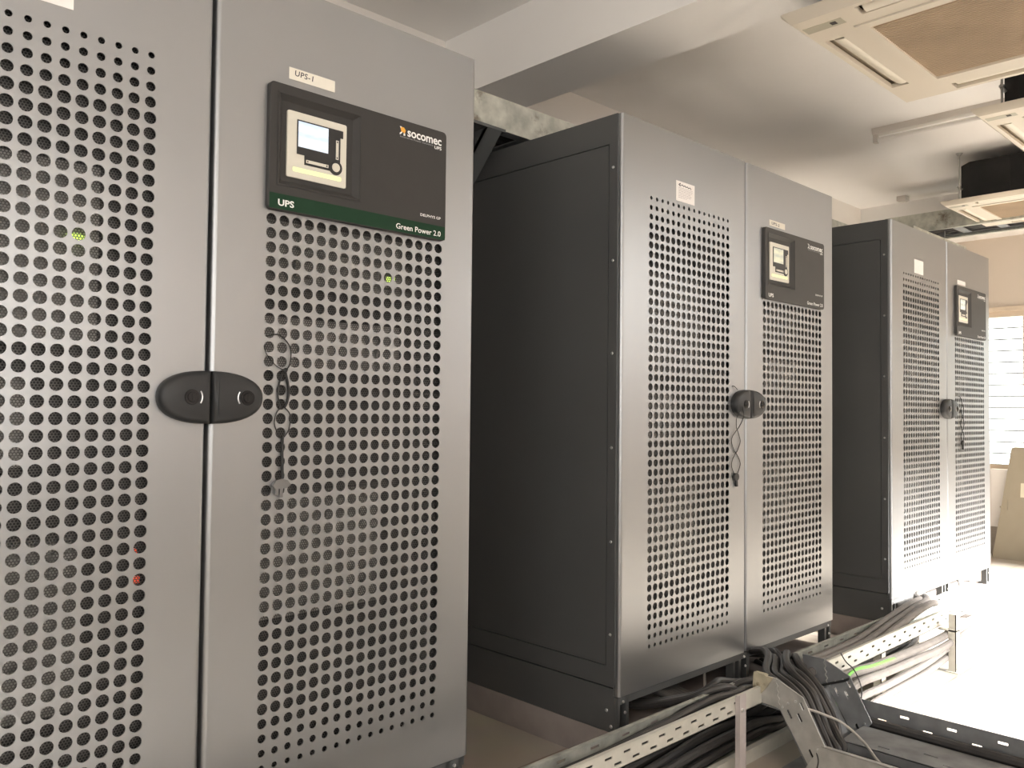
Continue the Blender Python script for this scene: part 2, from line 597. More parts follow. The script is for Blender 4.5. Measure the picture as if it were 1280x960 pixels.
def door_mesh(name, xl, xr, x_first, r_first):
    mb = MB()
    T = 0.75
    R = 0.30
    taper = [0.205, 0.255, 0.30, 0.345]
    hx0, hx1 = x_first - 0.5, x_first + 15.5
    hz1, hz0 = -(r_first - 0.5), -47.5
    # flat margins
    a, b = xl + R, xr - R
    for q in ((a, hx0, ZB, ZT), (hx1, b, ZB, ZT), (hx0, hx1, hz1, ZT), (hx0, hx1, ZB, hz0)):
        mb.add([(q[0], 0, q[2]), (q[1], 0, q[2]), (q[1], 0, q[3]), (q[0], 0, q[3])], [(0, 1, 2, 3)])
    # rounded long edges and returns
    for sx, xe, xa in ((-1, xl, a), (1, xr, b)):
        prof = [(xe, T), (xe, R)]
        for k in range(1, 7):
            an = math.pi / 2 * k / 6
            prof.append((xa + sx * R * math.cos(an), R - R * math.sin(an)))
        vs = [(x, y, z) for x, y in prof for z in (ZB, ZT)]
        fs = []
        for i in range(len(prof) - 1):
            f = (2 * i, 2 * i + 1, 2 * i + 3, 2 * i + 2)
            fs.append(f if sx < 0 else f[::-1])
        mb.add(vs, fs)
    mb.add([(a, 0, ZT), (b, 0, ZT), (xr, T, ZT), (xl, T, ZT)], [(0, 1, 2, 3)])
    mb.add([(a, 0, ZB), (b, 0, ZB), (xr, T, ZB), (xl, T, ZB)], [(3, 2, 1, 0)])
    # perforated field
    n = 16
    sq = []
    for k in range(n):
        an = 2 * math.pi * k / n + math.pi / 4
        c, s = math.cos(an), math.sin(an)
        m = max(abs(c), abs(s))
        sq.append((0.5 * c / m, 0.5 * s / m, c, s))
    for r in range(r_first, 48):
        rad = 0.39
        if r < 4:
            rad = taper[r]
        if r > 43:
            rad = taper[47 - r]
        for c in range(16):
            cx, cz = x_first + c, -r
            vs = [(cx + p[0], 0, cz + p[1]) for p in sq]
            vs += [(cx + p[2] * rad, 0, cz + p[3] * rad) for p in sq]
            vs += [(cx + p[2] * rad, 0.1, cz + p[3] * rad) for p in sq]
            fs = []
            for k in range(n):
                j = (k + 1) % n
                fs.append((k, j, n + j, n + k))
                fs.append((n + k, n + j, 2 * n + j, 2 * n + k))
            mb.add(vs, fs)
    return mb


def half_handle(xin, xout):
    """half of the oval door pull; xin is at the seam"""
    mb = MB()
    zc, hz = -21.6, 1.74
    rings = [(1.0, -0.0), (1.0, -0.35), (0.97, -0.55), (0.9, -0.72), (0.8, -0.80), (0.4, -0.86)]
    n = 22
    L = xout - xin
    vs = []
    base = []
    for k in range(n + 1):
        t = -math.pi / 2 + math.pi * k / n
        cx, sz = math.cos(t), math.sin(t)
        base.append((abs(cx) ** 0.85, math.copysign(abs(sz) ** 0.9, sz)))
    for k, (s, y) in enumerate(rings):
        e = (1 - s) * 0.5
        for u, v in base:
            vs.append((xin + L * (min(e, 0.10) + (1 - min(e, .10) - (1 - s) * 0.6) * u), y, zc + hz * v * s))
    m = n + 1
    fs = []
    for k in range(len(rings) - 1):
        for i in range(n):
            fs.append((k * m + i, k * m + i + 1, (k + 1) * m + i + 1, (k + 1) * m + i))
        fs.append((k * m + n, k * m, (k + 1) * m, (k + 1) * m + n))
    fs.append(tuple(range((len(rings) - 1) * m, len(rings) * m)))
    mb.add(vs, fs)
    return mb


def rounded_rect(x0, x1, z0, z1, r, n=5):
    pts = []
    for cx, cz, a0 in ((x1 - r, z1 - r, 0), (x0 + r, z1 - r, 90), (x0 + r, z0 + r, 180), (x1 - r, z0 + r, 270)):
        for k in range(n + 1):
            an = math.radians(a0 + 90 * k / n)
            pts.append((cx + r * math.cos(an), cz + r * math.sin(an)))
    return pts


def make_cabinet():
    t = thing('ups_cabinet', 'x', 'cabinet', (0, 0, FL))
    L = lambda name, mb, m, par=t, label=None, **k: part(name, mb, m, par, label, local=True, **k)

    # geometry below is in cabinet units: z 0 is the top row of holes -> shift to base
    def sh(mb):
        mb.v = [(x, y, z - FL) for x, y, z in mb.v]
        return mb
    # shell
    mb = MB()
    mb.box(XL + 0.05, XL + 0.35, 0.85, 27, -50.4, ZT)
    mb.box(XR - 0.4, XR - 0.05, 0.85, 27, -50.4, ZT)
    mb.box(XL + 0.05, XR - 0.05, 0.85, 27, ZT - 0.3, ZT)
    mb.box(XL + 0.05, XR - 0.05, 26.7, 27, -50.4, ZT)
    mb.box(XL + 0.35, XR - 0.4, 0.95, 26.8, -50.7, -50.4)
    mb.box(XL + 0.35, XL + 1.2, 0.95, 1.6, -50.4, ZT - 0.3)
    mb.box(XR - 1.3, XR - 0.4, 0.95, 1.6, -50.4, ZT - 0.3)
    mb.box(XS0 - 0.8, XS1 + 0.8, 0.95, 1.6, -50.4, ZT - 0.3)
    body = L('cabinet_body', sh(mb), 'side', label='dark grey steel shell')
    # removable side panel, with its rim line
    mb = MB()
    fn = lambda u, v, w: (XL + 0.05 - w, u, v)
    rim = (1.55, 25.9, -48.3, 4.9)
    g = 0.1
    mb.perf((0.5, 27), (-50.3, ZT), [rim], fn, 0.22)
    mb.perf((rim[0] + g, rim[1] - g), (rim[2] + g, rim[3] - g), [], fn, 0.22)
    sp = L('side_panel', sh(mb), 'side', label='dark side panel with a recessed outline')
    for z in (2.4, -7.2, -16.7, -26.3, -35.8, -45.1):
        mb = MB()
        mb.cyl((XL - 0.17, 1.05, z), (-1, 0, 0), 0.17, 0.13, 0.08, 10)
        L('screw', sh(mb), 'chrome', sp)
    # lower skirt + open front frame
    mb = MB()
    mb.box(XL + 0.0, XL + 0.3, 0.5, 27, -54.9, -50.5)
    mb.box(XR - 0.3, XR, 8, 27, -54.9, -50.5)
    mb.box(XL, XR, 26.6, 27, -54.9, -50.5)
    lsk = L('lower_skirt', sh(mb), 'side')
    for y, z in ((1.6, -52.8), (1.0, -54.3)):
        mb = MB(); mb.cyl((XL - 0.0, y, z), (-1, 0, 0), 0.2, 0.14, 0.1, 10)
        L('screw', sh(mb), 'chrome', lsk)
    mb = MB()
    mb.box(XL + 0.3, XR - 0.3, 0.15, 0.6, -52.0, -51.3)
    mb.box(XL + 0.3, XR - 0.3, 0.6, 1.6, -51.6, -51.3)
    for a, b in ((XL + 0.05, XL + 0.35), (XL + 1.3, XL + 1.75), (-6.9, -6.4), (-5.6, -5.1), (-3.9, -3.3), (16.6, 17.1), (18.0, 18.4)):
        mb.box(a, b, 0.15, 1.1, -54.9, -51.3)
    for a, b in ((XL + 0.05, XL + 1.75), (-6.9, -3.3), (16.6, 18.4)):
        mb.box(a, b, 0.15, 1.6, -54.95, -54.6)
        mb.box(a, b, 1.0, 1.1, -53.5, -53.2)
    mb.box(-20, -5, 5, 6.2, -53.1, -52.6)
    mb.box(-3, 17, 5, 6.2, -53.1, -52.6)
    fr = L('base_frame', sh(mb), 'frame', label='dark steel base frame with short feet')
    for x in (XL + 0.8, -4.5, 17.5):
        for bx, bz in ((x, -51.75), (x + .3, -52.9)):
            mb = MB(); mb.cyl((bx, 0.12, bz), (0, -1, 0), 0.17, 0.13, 0.12, 10)
            L('bolt', sh(mb), 'chrome', fr)
    # equipment behind the mesh
    mb = MB()
    mb.box(XL + 1.3, XR - 1.4, 6, 7, -50, ZT - 0.5)
    L('equipment_rack', sh(mb), 'inside', label='black equipment bay behind the doors')
    for (x0, x1, z0, z1, y, m) in ((-21.5, -10.6, -18.5, -7.2, 2.3, 'module'), (-22.5, -11.2, -41, -30.6, 2.3, 'board'), (-2, 13.5, -13, -8.5, 2.4, 'board'),
                                   (-1, 12.9, -19.4, -15.6, 2.3, 'module'), (-1, 11, -37.5, -28.6, 2.3, 'board'), (-22.0, -14.0, -26, -20.5, 3.4, 'module')):
        mb = MB()
        mb.box(x0, x1, y, y + 2.0, z0, z1)
        for k in range(4):
            xx = x0 + (x1 - x0) * (k + .5) / 4
            mb.box(xx - 0.7, xx + 0.7, y - 0.35, y, z0 + 0.5, z0 + 1.7)
            mb.box(xx - 0.4, xx + 0.9, y - 0.25, y, z1 - 1.9, z1 - 0.6)
        L('equipment_module', sh(mb), m)
    # doors
    for nm, xl, xr, xf, rf in (('left', XL, XS0, DX, 0), ('right', XS1, XR, 0, 9)):
        d = L('door', sh(door_mesh('door', xl, xr, xf, rf)), 'door', label='silver grey door punched with round holes', clean=False)
        mb = MB()
        mb.add([(xf - 0.8, 0.55, -47.8), (xf + 15.8, 0.55, -47.8), (xf + 15.8, 0.55, -rf + .8), (xf - 0.8, 0.55, -rf + .8)], [(0, 1, 2, 3)])
        L('mesh_screen', sh(mb), 'screen', d, 'fine dark mesh behind the holes', smooth_angle=None)
    # handles
    for xin, xout, lx, sg in ((-4.36, -7.75, -5.75, 1), (-4.30, -0.62, -1.95, -1)):
        h = L('door_handle', sh(half_handle(xin, xout)), 'handle', label='half oval black plastic door pull', smooth_angle=50)
        mb = MB()
        zc = -21.6
        mb.cyl((lx, -0.8, zc), (0, -1, 0), 0.52, 0.48, 0.12, 24)
        mb.cyl((lx, -0.92, zc), (0, -1, 0), 0.34, 0.30, 0.08, 20)
        mb.box(lx - 0.05, lx + 0.05, -1.04, -0.98, zc - 0.22, zc + 0.22)
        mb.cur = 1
        glint = [(lx + sg * 0.68 * math.cos(a), -0.86, zc + 0.68 * math.sin(a)) for a in [math.radians(q) for q in range(-35, 36, 10)]]  # bright metal arc stands in for a highlight beside the lock
        mb.tube(glint, 0.05, 6, 1)
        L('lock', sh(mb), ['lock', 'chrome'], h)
    # display panel
    mb = MB()
    x0, x1, z1, z0 = -0.5, 15.4, 0.6, -8.4
    yF = -0.45
    px = lambda q: x0 + q
    pz = lambda q: z1 - q
    # front face ring with rounded corners cut round the recess
    rc = (px(0.72), px(7.45), pz(7.15), pz(0.72))
    out = rounded_rect(x0, x1, z0, z1, 0.35)
    mb.prism(out, XZ(0), -0.05, -0.06)
    n = len(out)
    vs = [(u, 0, v) for u, v in out] + [(u, yF + 0.06, v) for u, v in out] + [(x0 + (u - x0) * .99 + 0.07, yF, z0 + (v - z0) * .99 + 0.05) for u, v in out]
    fs = []
    for k in (0, 1):
        fs += [(k * n + i, (k + 1) * n + i, (k + 1) * n + (i + 1) % n, k * n + (i + 1) % n) for i in range(n)]
    mb.add(vs, fs)
    o3 = [(x0 + (u - x0) * .99 + 0.07, v2) for (u, v), v2 in zip(out, [z0 + (v - z0) * .99 + 0.05 for u, v in out])]
    ax0, ax1, az0, az1 = x0 + .07, x0 + (x1 - x0) * .99 + .07, z0 + .05, z0 + (z1 - z0) * .99 + .05
    # flat face: right of recess, left, top, bottom, using the outline points where they round off
    r = 0.35
    mb.add([(u, yF, v) for u, v in o3 if u > px(8)] + [(rc[1], yF, az1), (rc[1], yF, az0)], [])
    q = [(u, v) for u, v in o3]
    right = [p for p in q if p[0] > 8]
    # order: right outline runs from +z side; build polygon
    up = [p for p in right if p[1] > -4]
    dn = [p for p in right if p[1] <= -4]
    poly = [(rc[1], az1)] + sorted(up, key=lambda p: -p[1] + p[0] * 1e-3) + sorted(dn, key=lambda p: -p[1] - p[0] * 1e-3) + [(rc[1], az0)]
    mb.add([(u, yF, v) for u, v in poly], [tuple(range(len(poly)))])
    lup = [p for p in q if p[0] < 4 and p[1] > -4]
    ldn = [p for p in q if p[0] < 4 and p[1] <= -4]
    poly = [(rc[0], az1)] + sorted(lup, key=lambda p: -p[1] - p[0] * 1e-3) + sorted(ldn, key=lambda p: -p[1] + p[0] * 1e-3) + [(rc[0], az0)]
    mb.add([(u, yF, v) for u, v in poly], [tuple(range(len(poly)))])
    mb.add([(rc[0], yF, rc[3]), (rc[1], yF, rc[3]), (rc[1], yF, az1), (rc[0], yF, az1)], [(0, 1, 2, 3)])
    mb.add([(rc[0], yF, az0), (rc[1], yF, az0), (rc[1], yF, rc[2]), (rc[0], yF, rc[2])], [(0, 1, 2, 3)])
    # recess: raised lip, sloping walls and floor
    mb.perf((rc[0] - .1, rc[1] + .1), (rc[2] - .1, rc[3] + .1), [rc], XZ(yF), -0.05)
    ri = (px(1.1), px(7.0), pz(6.78), pz(1.08))
    A = [(rc[0], yF, rc[2]), (rc[1], yF, rc[2]), (rc[1], yF, rc[3]), (rc[0], yF, rc[3])]
    B = [(ri[0], -0.08, ri[2]), (ri[1], -0.08, ri[2]), (ri[1], -0.08, ri[3]), (ri[0], -0.08, ri[3])]
    mb.add(A + B, [(0, 1, 5, 4), (1, 2, 6, 5), (2, 3, 7, 6), (3, 0, 4, 7), (4, 5, 6, 7)])
    dp = L('display_panel', sh(mb), 'panel', label='dark grey control panel', smooth_angle=30)
    # bezel
    mb = MB()
    mb.prism(rounded_rect(px(1.48), px(6.38), pz(6.42), pz(1.66), 0.14), XZ(0), -0.05, -0.22)
    L('screen_bezel', sh(mb), 'bezel', dp, 'cream bezel')
    mb = MB()
    yb = -0.22
    sh_pts = [(2.24, 2.2), (6.05, 2.2), (6.05, 2.75), (5.82, 2.75), (5.82, 4.6), (5.82, 5.35), (2.86, 5.35), (2.86, 4.68), (2.24, 4.68)]
    mb.prism([(px(a), pz(b)) for a, b in sh_pts], XZ(0), yb + .01, yb - 0.06)
    mb.cyl((px(5.46), yb, pz(5.03)), (0, -1, 0), 0.56, 0.54, 0.07, 28)
    mb.cur = 1
    mb.prism([(px(a), pz(b)) for a, b in ((5.44, 3.0), (5.66, 3.0), (5.66, 4.42), (5.44, 4.42))], XZ(0), yb - .05, yb - 0.08)
    mb.prism([(px(a), pz(b)) for a, b in ((2.98, 4.98), (4.82, 4.98), (4.82, 5.2), (2.98, 5.2))], XZ(0), yb - .05, yb - 0.08)
    mb.cur = 0
    for a, b in ((5.55, 3.12), (5.55, 4.3), (3.1, 5.09), (4.68, 5.09)):
        mb.cyl((px(a), yb - 0.08, pz(b)), (0, -1, 0), 0.06, 0.06, 0.01, 10)
    L('keypad', sh(mb), ['fascia', 'bezel'], dp, 'black keypad surround with pale key strips')
    mb = MB()
    mb.prism([(px(a), pz(b)) for a, b in ((2.32, 2.3), (4.78, 2.3), (4.78, 4.14), (2.32, 4.14))], XZ(0), yb - .05, yb - 0.075)
    scr = L('display_screen', sh(mb), 'lcd1', dp, 'lit display screen')
    mb = MB()
    mb.cyl((px(5.46), yb - 0.07, pz(5.03)), (0, -1, 0), 0.33, 0.31, 0.06, 24)
    L('round_button', sh(mb), 'bezel', dp, 'pale round button')
    mb = MB()
    mb.prism(rounded_rect(px(1.93), px(5.95), pz(5.98), pz(5.66), 0.1), XZ(0), yb + .01, yb - 0.03)
    L('light_bar', sh(mb), 'lightbar', dp, 'glowing pale yellow status bar')
    # lettering
    yt = yF - 0.012
    lt = lambda nm, mb, m, lab=None: L(nm, sh(mb), m, dp, lab, smooth_angle=None, clean=False)
    mb = MB(); put_text(mb, 'socomec', px(11.85), px(15.33), pz(1.2), 0.68, yt, 0.022, spacing=0.98)
    lt('maker_lettering', mb, 'white_ink', 'white maker name')
    mb = MB(); put_text(mb, 'UPS', px(14.6), px(15.33), pz(1.58), 0.25, yt, 0.02)
    lt('small_lettering', mb, 'white_ink')
    mb = MB(); put_text(mb, 'Innovative Power Solutions', px(11.15), px(14.45), pz(1.42), 0.13, yt)
    lt('tagline_lettering', mb, 'grey_ink')
    mb = MB()
    fl = lambda pts, y0=yF, y1=yt: mb.prism([(px(a), pz(b)) for a, b in pts], XZ(0), y0, y1)
    fl([(11.12, 0.60), (11.50, 0.60), (11.68, 0.80), (11.60, 1.06), (11.40, 0.98), (11.12, 1.18), (11.26, 0.92)])
    mb.cur = 1
    fl([(11.10, 0.58), (11.28, 0.56), (11.20, 0.72)], yF, yt - .004)
    fl([(11.10, 1.10), (11.30, 0.95), (11.34, 1.06), (11.12, 1.24)], yF, yt - .004)
    fl([(11.47, 1.06), (11.63, 1.06), (11.63, 1.24), (11.47, 1.24)], yF, yt - .004)
    lt('maker_emblem', mb, ['orange_ink', 'white_ink'], 'small orange and white emblem')
    mb = MB(); put_text(mb, 'UPS', px(0.72), px(1.97), pz(8.68), 0.44, yt - .01, 0.025)
    lt('type_lettering', mb, 'white_ink')
    mb = MB(); put_text(mb, 'Green Power 2.0', px(10.87), px(15.35), pz(8.70), 0.42, yt - .01, 0.01)
    lt('model_lettering', mb, 'white_ink')
    mb = MB(); put_text(mb, 'DELPHYS GP', px(13.25), px(15.34), pz(7.32), 0.21, yt, 0.01)
    lt('series_lettering', mb, 'white_ink')
    return t, dp, scr


def copy_tree(o, parent=None):
    c = o.copy()
    C.objects.link(c)
    if parent:
        c.parent = parent
    for ch in list(o.children):
        copy_tree(ch, c)
    return c


CABS = [(0, 0, 0.0), (66.84, -0.55, 0.343), (133.16, -1.11, 0.334)]
cab1, dp1, scr1 = make_cabinet()
cab1['label'] = 'large silver grey power cabinet with a green strip along its control panel'
cab1['group'] = 'power supply cabinets in a row'
cabs = [cab1]
for k in (1, 2):
    c = copy_tree(cab1)
    x, y, z = CABS[k]
    c.location = P(x, y, FL + z)
    c['at'] = (x, y, FL + z)
    cabs.append(c)
cabs[1]['label'] = 'middle silver grey power cabinet in the row, standing behind the cable tray junction'
cabs[2]['label'] = 'silver grey power cabinet beside the louvre window, its lower doors glaring in sunlight'
for k, mname in ((1, 'lcd2'), (2, 'lcd3')):
    for pch in cabs[k].children:
        for s in pch.children:
            if s.name.startswith('display_screen'):
                s.data = s.data.copy()
                s.data.materials[0] = M[mname]
        for sb in pch.children:
            if sb.name.startswith('maker_emblem'):
                sb.data = sb.data.copy()
                sb.data.materials[0] = M['grey_ink']
        if pch.name.startswith('display_panel'):
            pch.data = pch.data.copy()
            pch.data.materials[0] = M['panel_lt']
# green strip of the first cabinet
mb = MB()
mb.box(-0.43, 15.31, -0.458, -0.44, -8.33 + 57.8, -7.25 + 57.8)
part('green_strip', mb, 'green', dp1, 'dark green strip along the foot of the panel', local=True)
# status lights inside the first cabinet
for pts, m in ((((-12.29, -11.8), (-11.95, -11.8), (-11.6, -11.85)), 'led'), (((11.5, -11.74), (11.95, -11.7)), 'led'), (((-8.1, -31.6), (-7.9, -33.4)), 'redled')):
    for x, z in pts:
        mb = MB()
        mb.cyl((x, 2.0, z + 57.8), (0, -1, 0), 0.06, 0.04, 0.15, 10)
        mb.box(x - .2, x + .2, 2.0, 2.3, z + 57.6, z + 58.0)
        part('indicator_light', mb, m, cab1, 'small lit indicator behind the mesh', local=True)

# concrete plinths under the cabinets
for k, (x, y, z) in enumerate(CABS):
    mb = MB()
    mb.box(x + XL + 0.0, x + XR - 0.2, y + 0.2, y + 27.5, FL, -54.95 + z)
    struct('trim_%d' % (k + 3), mb, 'pad')

# ------------------------------------------------------------------ notices, labels, keys on the doors
def sheet(name, x0, x1, z0, z1, y, m, label, cat, writing, group=None, curl=0.0):
    mb = MB()
    n = 6
    vs = []
    for i in range(n + 1):
        u = x0 + (x1 - x0) * i / n
        d = curl * (2 * i / n - 1) ** 2
        vs += [(u, y - d, z0), (u, y - d, z1), (u, y - d - 0.02, z0), (u, y - d - 0.02, z1)]
    fs = []
    for i in range(n):
        a = 4 * i
        fs += [(a, a + 4, a + 5, a + 1), (a + 2, a + 3, a + 7, a + 6), (a, a + 2, a + 6, a + 4), (a + 1, a + 5, a + 7, a + 3)]
    fs += [(0, 1, 3, 2), (4 * n, 4 * n + 2, 4 * n + 3, 4 * n + 1)]
    mb.add(vs, fs)
    if writing is None:
        return solo(name, mb, m, label, cat, group)
    at = ((x0 + x1) / 2, y, z0)
    t = thing(name, label, cat, at, group)
    part('sheet', mb, m, t)
    mb2 = MB()
    wm = writing(mb2)
    part('writing', mb2, wm, t, smooth_angle=None, clean=False)
    return t


def wr_notice(x, y, z):
    def f(mb):
        # scribbled heading and lines of print
        pts = [(x + 0.45, y, z + 1.72), (x + 0.75, y, z + 1.95), (x + 0.62, y, z + 1.66)]
        for k in range(9):
            pts.append((x + 0.9 + k * 0.24, y, z + 1.78 + (0.07 if k % 2 else -0.07) - 0.012 * k))
        mb.tube(pts, 0.035, 5, 4)
        mb.cur = 1
        for k in range(7):
            w = (2.6, 2.5, 2.65, 2.3, 2.6, 2.4, 1.5)[k]
            xx = x + 0.4
            zz = z + 1.42 - k * 0.18
            while xx < x + 0.4 + w:
                l = random.uniform(0.18, 0.5)
                mb.box(xx, min(xx + l, x + 3.1), y - 0.006, y, zz, zz + 0.05)
                xx += l + 0.08
        return ['dark_ink', 'text_ink']
    return f


def wr_label(body, x0, x1, z, h, y):
    def f(mb):
        put_text(mb, body, x0, x1, z, h, y, 0.012, 0.12, 1.1, -0.03)
        return ['dark_ink']
    return f


cx, cy, cz = CABS[1]
sheet('paper_notice', -15.3, -13.1, 1.3, 4.2, -0.01, 'paper', 'plain white paper sheet high on the cabinet with the green panel strip', 'notice', None, None, 0.0)
sheet('paper_notice', cx - 19.03, cx - 15.46, cz + .86 - .3, cz + 3.13 - .34, cy - 0.01, 'paper', 'small printed notice with a handwritten heading on the middle cabinet', 'notice', wr_notice(cx - 19.03, cy - 0.05, cz + 0.62))
c3x, c3y, c3z = CABS[2]
sheet('paper_notice', c3x - 19.18, c3x - 15.22, c3z + .56, c3z + 2.85, c3y - 0.01, 'paper', 'blank looking white notice on the cabinet by the window', 'notice', None)
sheet('tape_label', 1.15, 4.92, 1.25, 2.1, -0.01, 'tape', 'cream tape label handwritten UPS-1 above the control panel with the green strip', 'label', wr_label('UPS-1', 1.6, 3.1, 1.58, 0.40, -0.04))
sheet('tape_label', cx + 1.2, cx + 5.2, cz + 1.05, cz + 1.8, cy - 0.01, 'tape', 'cream tape label with faint writing above the middle cabinet control panel', 'label', wr_label('UPS-2', cx + 1.75, cx + 3.7, cz + 1.28, 0.36, cy - 0.04))
sheet('tape_label', c3x + 1.04, c3x + 5.24, c3z + 0.95, c3z + 1.75, c3y - 0.01, 'paper', 'bright white label above the control panel of the cabinet by the window', 'label', None)


def key_on_cord(x, y, z, strands, keyp, label, plate):
    t = thing('key_on_cord', label, 'key', (x, y, z), 'cabinet keys hanging on cords')
    mb = MB()
    for s, r in strands:
        mb.tube([(x + a, y + d, z + b) for a, b, d in s], r, 6, 6)
    part('cord', mb, 'cord', t)
    mb = MB()
    kx, kz = keyp
    fn = lambda u, v, w: (x + kx + u, y + w, z + kz + v)
    if plate == 'wing':
        mb.prism([(-0.68, -0.1), (-0.45, 0.22), (0.0, 0.36), (0.45, 0.24), (0.72, -0.06), (0.45, -0.30), (-0.45, -0.36)], fn, -0.36, -0.04)
        mb.prism([(-0.45, -0.3), (-0.2, -0.3), (-0.2, -0.8), (-0.45, -0.72)], fn, -0.32, -0.06)
        mb.prism([(-0.12, -0.3), (0.12, -0.3), (0.12, -0.95), (-0.12, -0.95)], fn, -0.32, -0.06)
        m = 'key'
    else:
        mb.prism([(0.5 * math.cos(a) - .05, 0.5 * math.sin(a) * 0.9) for a in [math.radians(q) for q in range(0, 360, 24)]], fn, -0.32, -0.04)
        mb.prism([(-0.18, -0.35), (0.2, -0.35), (0.26, -1.15), (-0.05, -1.15)], fn, -0.28, -0.08)
        m = 'cord'
    part('key', mb, m, t)
    return t


dy = -0.12
k1 = [
    ([(-0.30, -17.35, 0.2), (0.1, -17.18, dy), (0.75, -17.15, dy), (1.45, -17.75, dy), (1.65, -18.5, dy), (1.5, -19.3, dy), (1.19, -19.6, dy)], 0.045),
    ([(-0.35, -17.4, 0.2), (-0.3, -18.4, dy), (0.45, -19.25, dy), (1.19, -19.6, dy)], 0.03),
    ([(1.19, -19.6, dy), (0.8, -20.4, dy), (0.68, -21.4, dy), (0.95, -22.2, dy)], 0.06),
    ([(1.19, -19.6, dy), (1.34, -20.1, dy), (1.52, -21.0, dy), (1.42, -21.8, dy), (1.2, -22.2, dy)], 0.09),
    ([(0.95, -22.2, dy), (0.6, -22.6, dy), (0.45, -23.3, dy), (0.65, -23.9, dy)], 0.04),
    ([(1.2, -22.2, dy), (1.65, -22.7, dy), (1.6, -23.7, dy), (1.22, -24.3, dy)], 0.04),
    ([(1.1, -24.3, dy), (1.08, -25.4, dy), (1.1, -27.2, -0.2)], 0.11),
    ([(1.06, -19.5, dy), (1.19, -19.66, dy - .05), (1.32, -19.5, dy)], 0.13),
]
key_on_cord(0, 0, 0, k1, (0.98, -27.55), 'flat winged key hanging from a looped cord on the cabinet with the green strip', 'wing')


def loops(x, z0, seq):
    out = []
    z = z0
    for h, w in seq:
        out.append(([(x, z, dy), (x - w * .8, z - h * .3, dy), (x - w, z - h * .55, dy), (x - w * .4, z - h * .9, dy), (x, z - h, dy)], 0.055))
        out.append(([(x, z, dy), (x + w * .8, z - h * .3, dy), (x + w, z - h * .55, dy), (x + w * .4, z - h * .9, dy), (x, z - h, dy)], 0.055))
        z -= h
    return out


k2 = loops(-6.8, -21.9, [(2.7, 0.7), (2.75, 0.95), (2.75, 0.95)])
k2 = [([(a, b, d - 0.88 * max(0.0, min(1.0, (b + 25.2) / 3.2))) for a, b, d in s], r) for s, r in k2]
k2 += [([(-7.85, -19.55, 0.2), (-7.2, -19.5, dy), (-6.6, -19.9, -0.2)], 0.04)]
key_on_cord(cx, cy, cz, k2, (-6.8, -30.2), 'black key hanging below the handle of the middle cabinet on a cord of loops', 'round')
k3 = loops(2.9, -20.7, [(2.2, 0.8), (2.6, 0.9), (2.0, 0.8)])
k3 += [([(0.6, -19.6, 0.2), (1.6, -19.3, dy), (2.9, -20.7, dy)], 0.05)]
key_on_cord(c3x, c3y, c3z, k3, (2.9, -27.7), 'black key on a twisted cord beside the handle of the cabinet by the window', 'round')

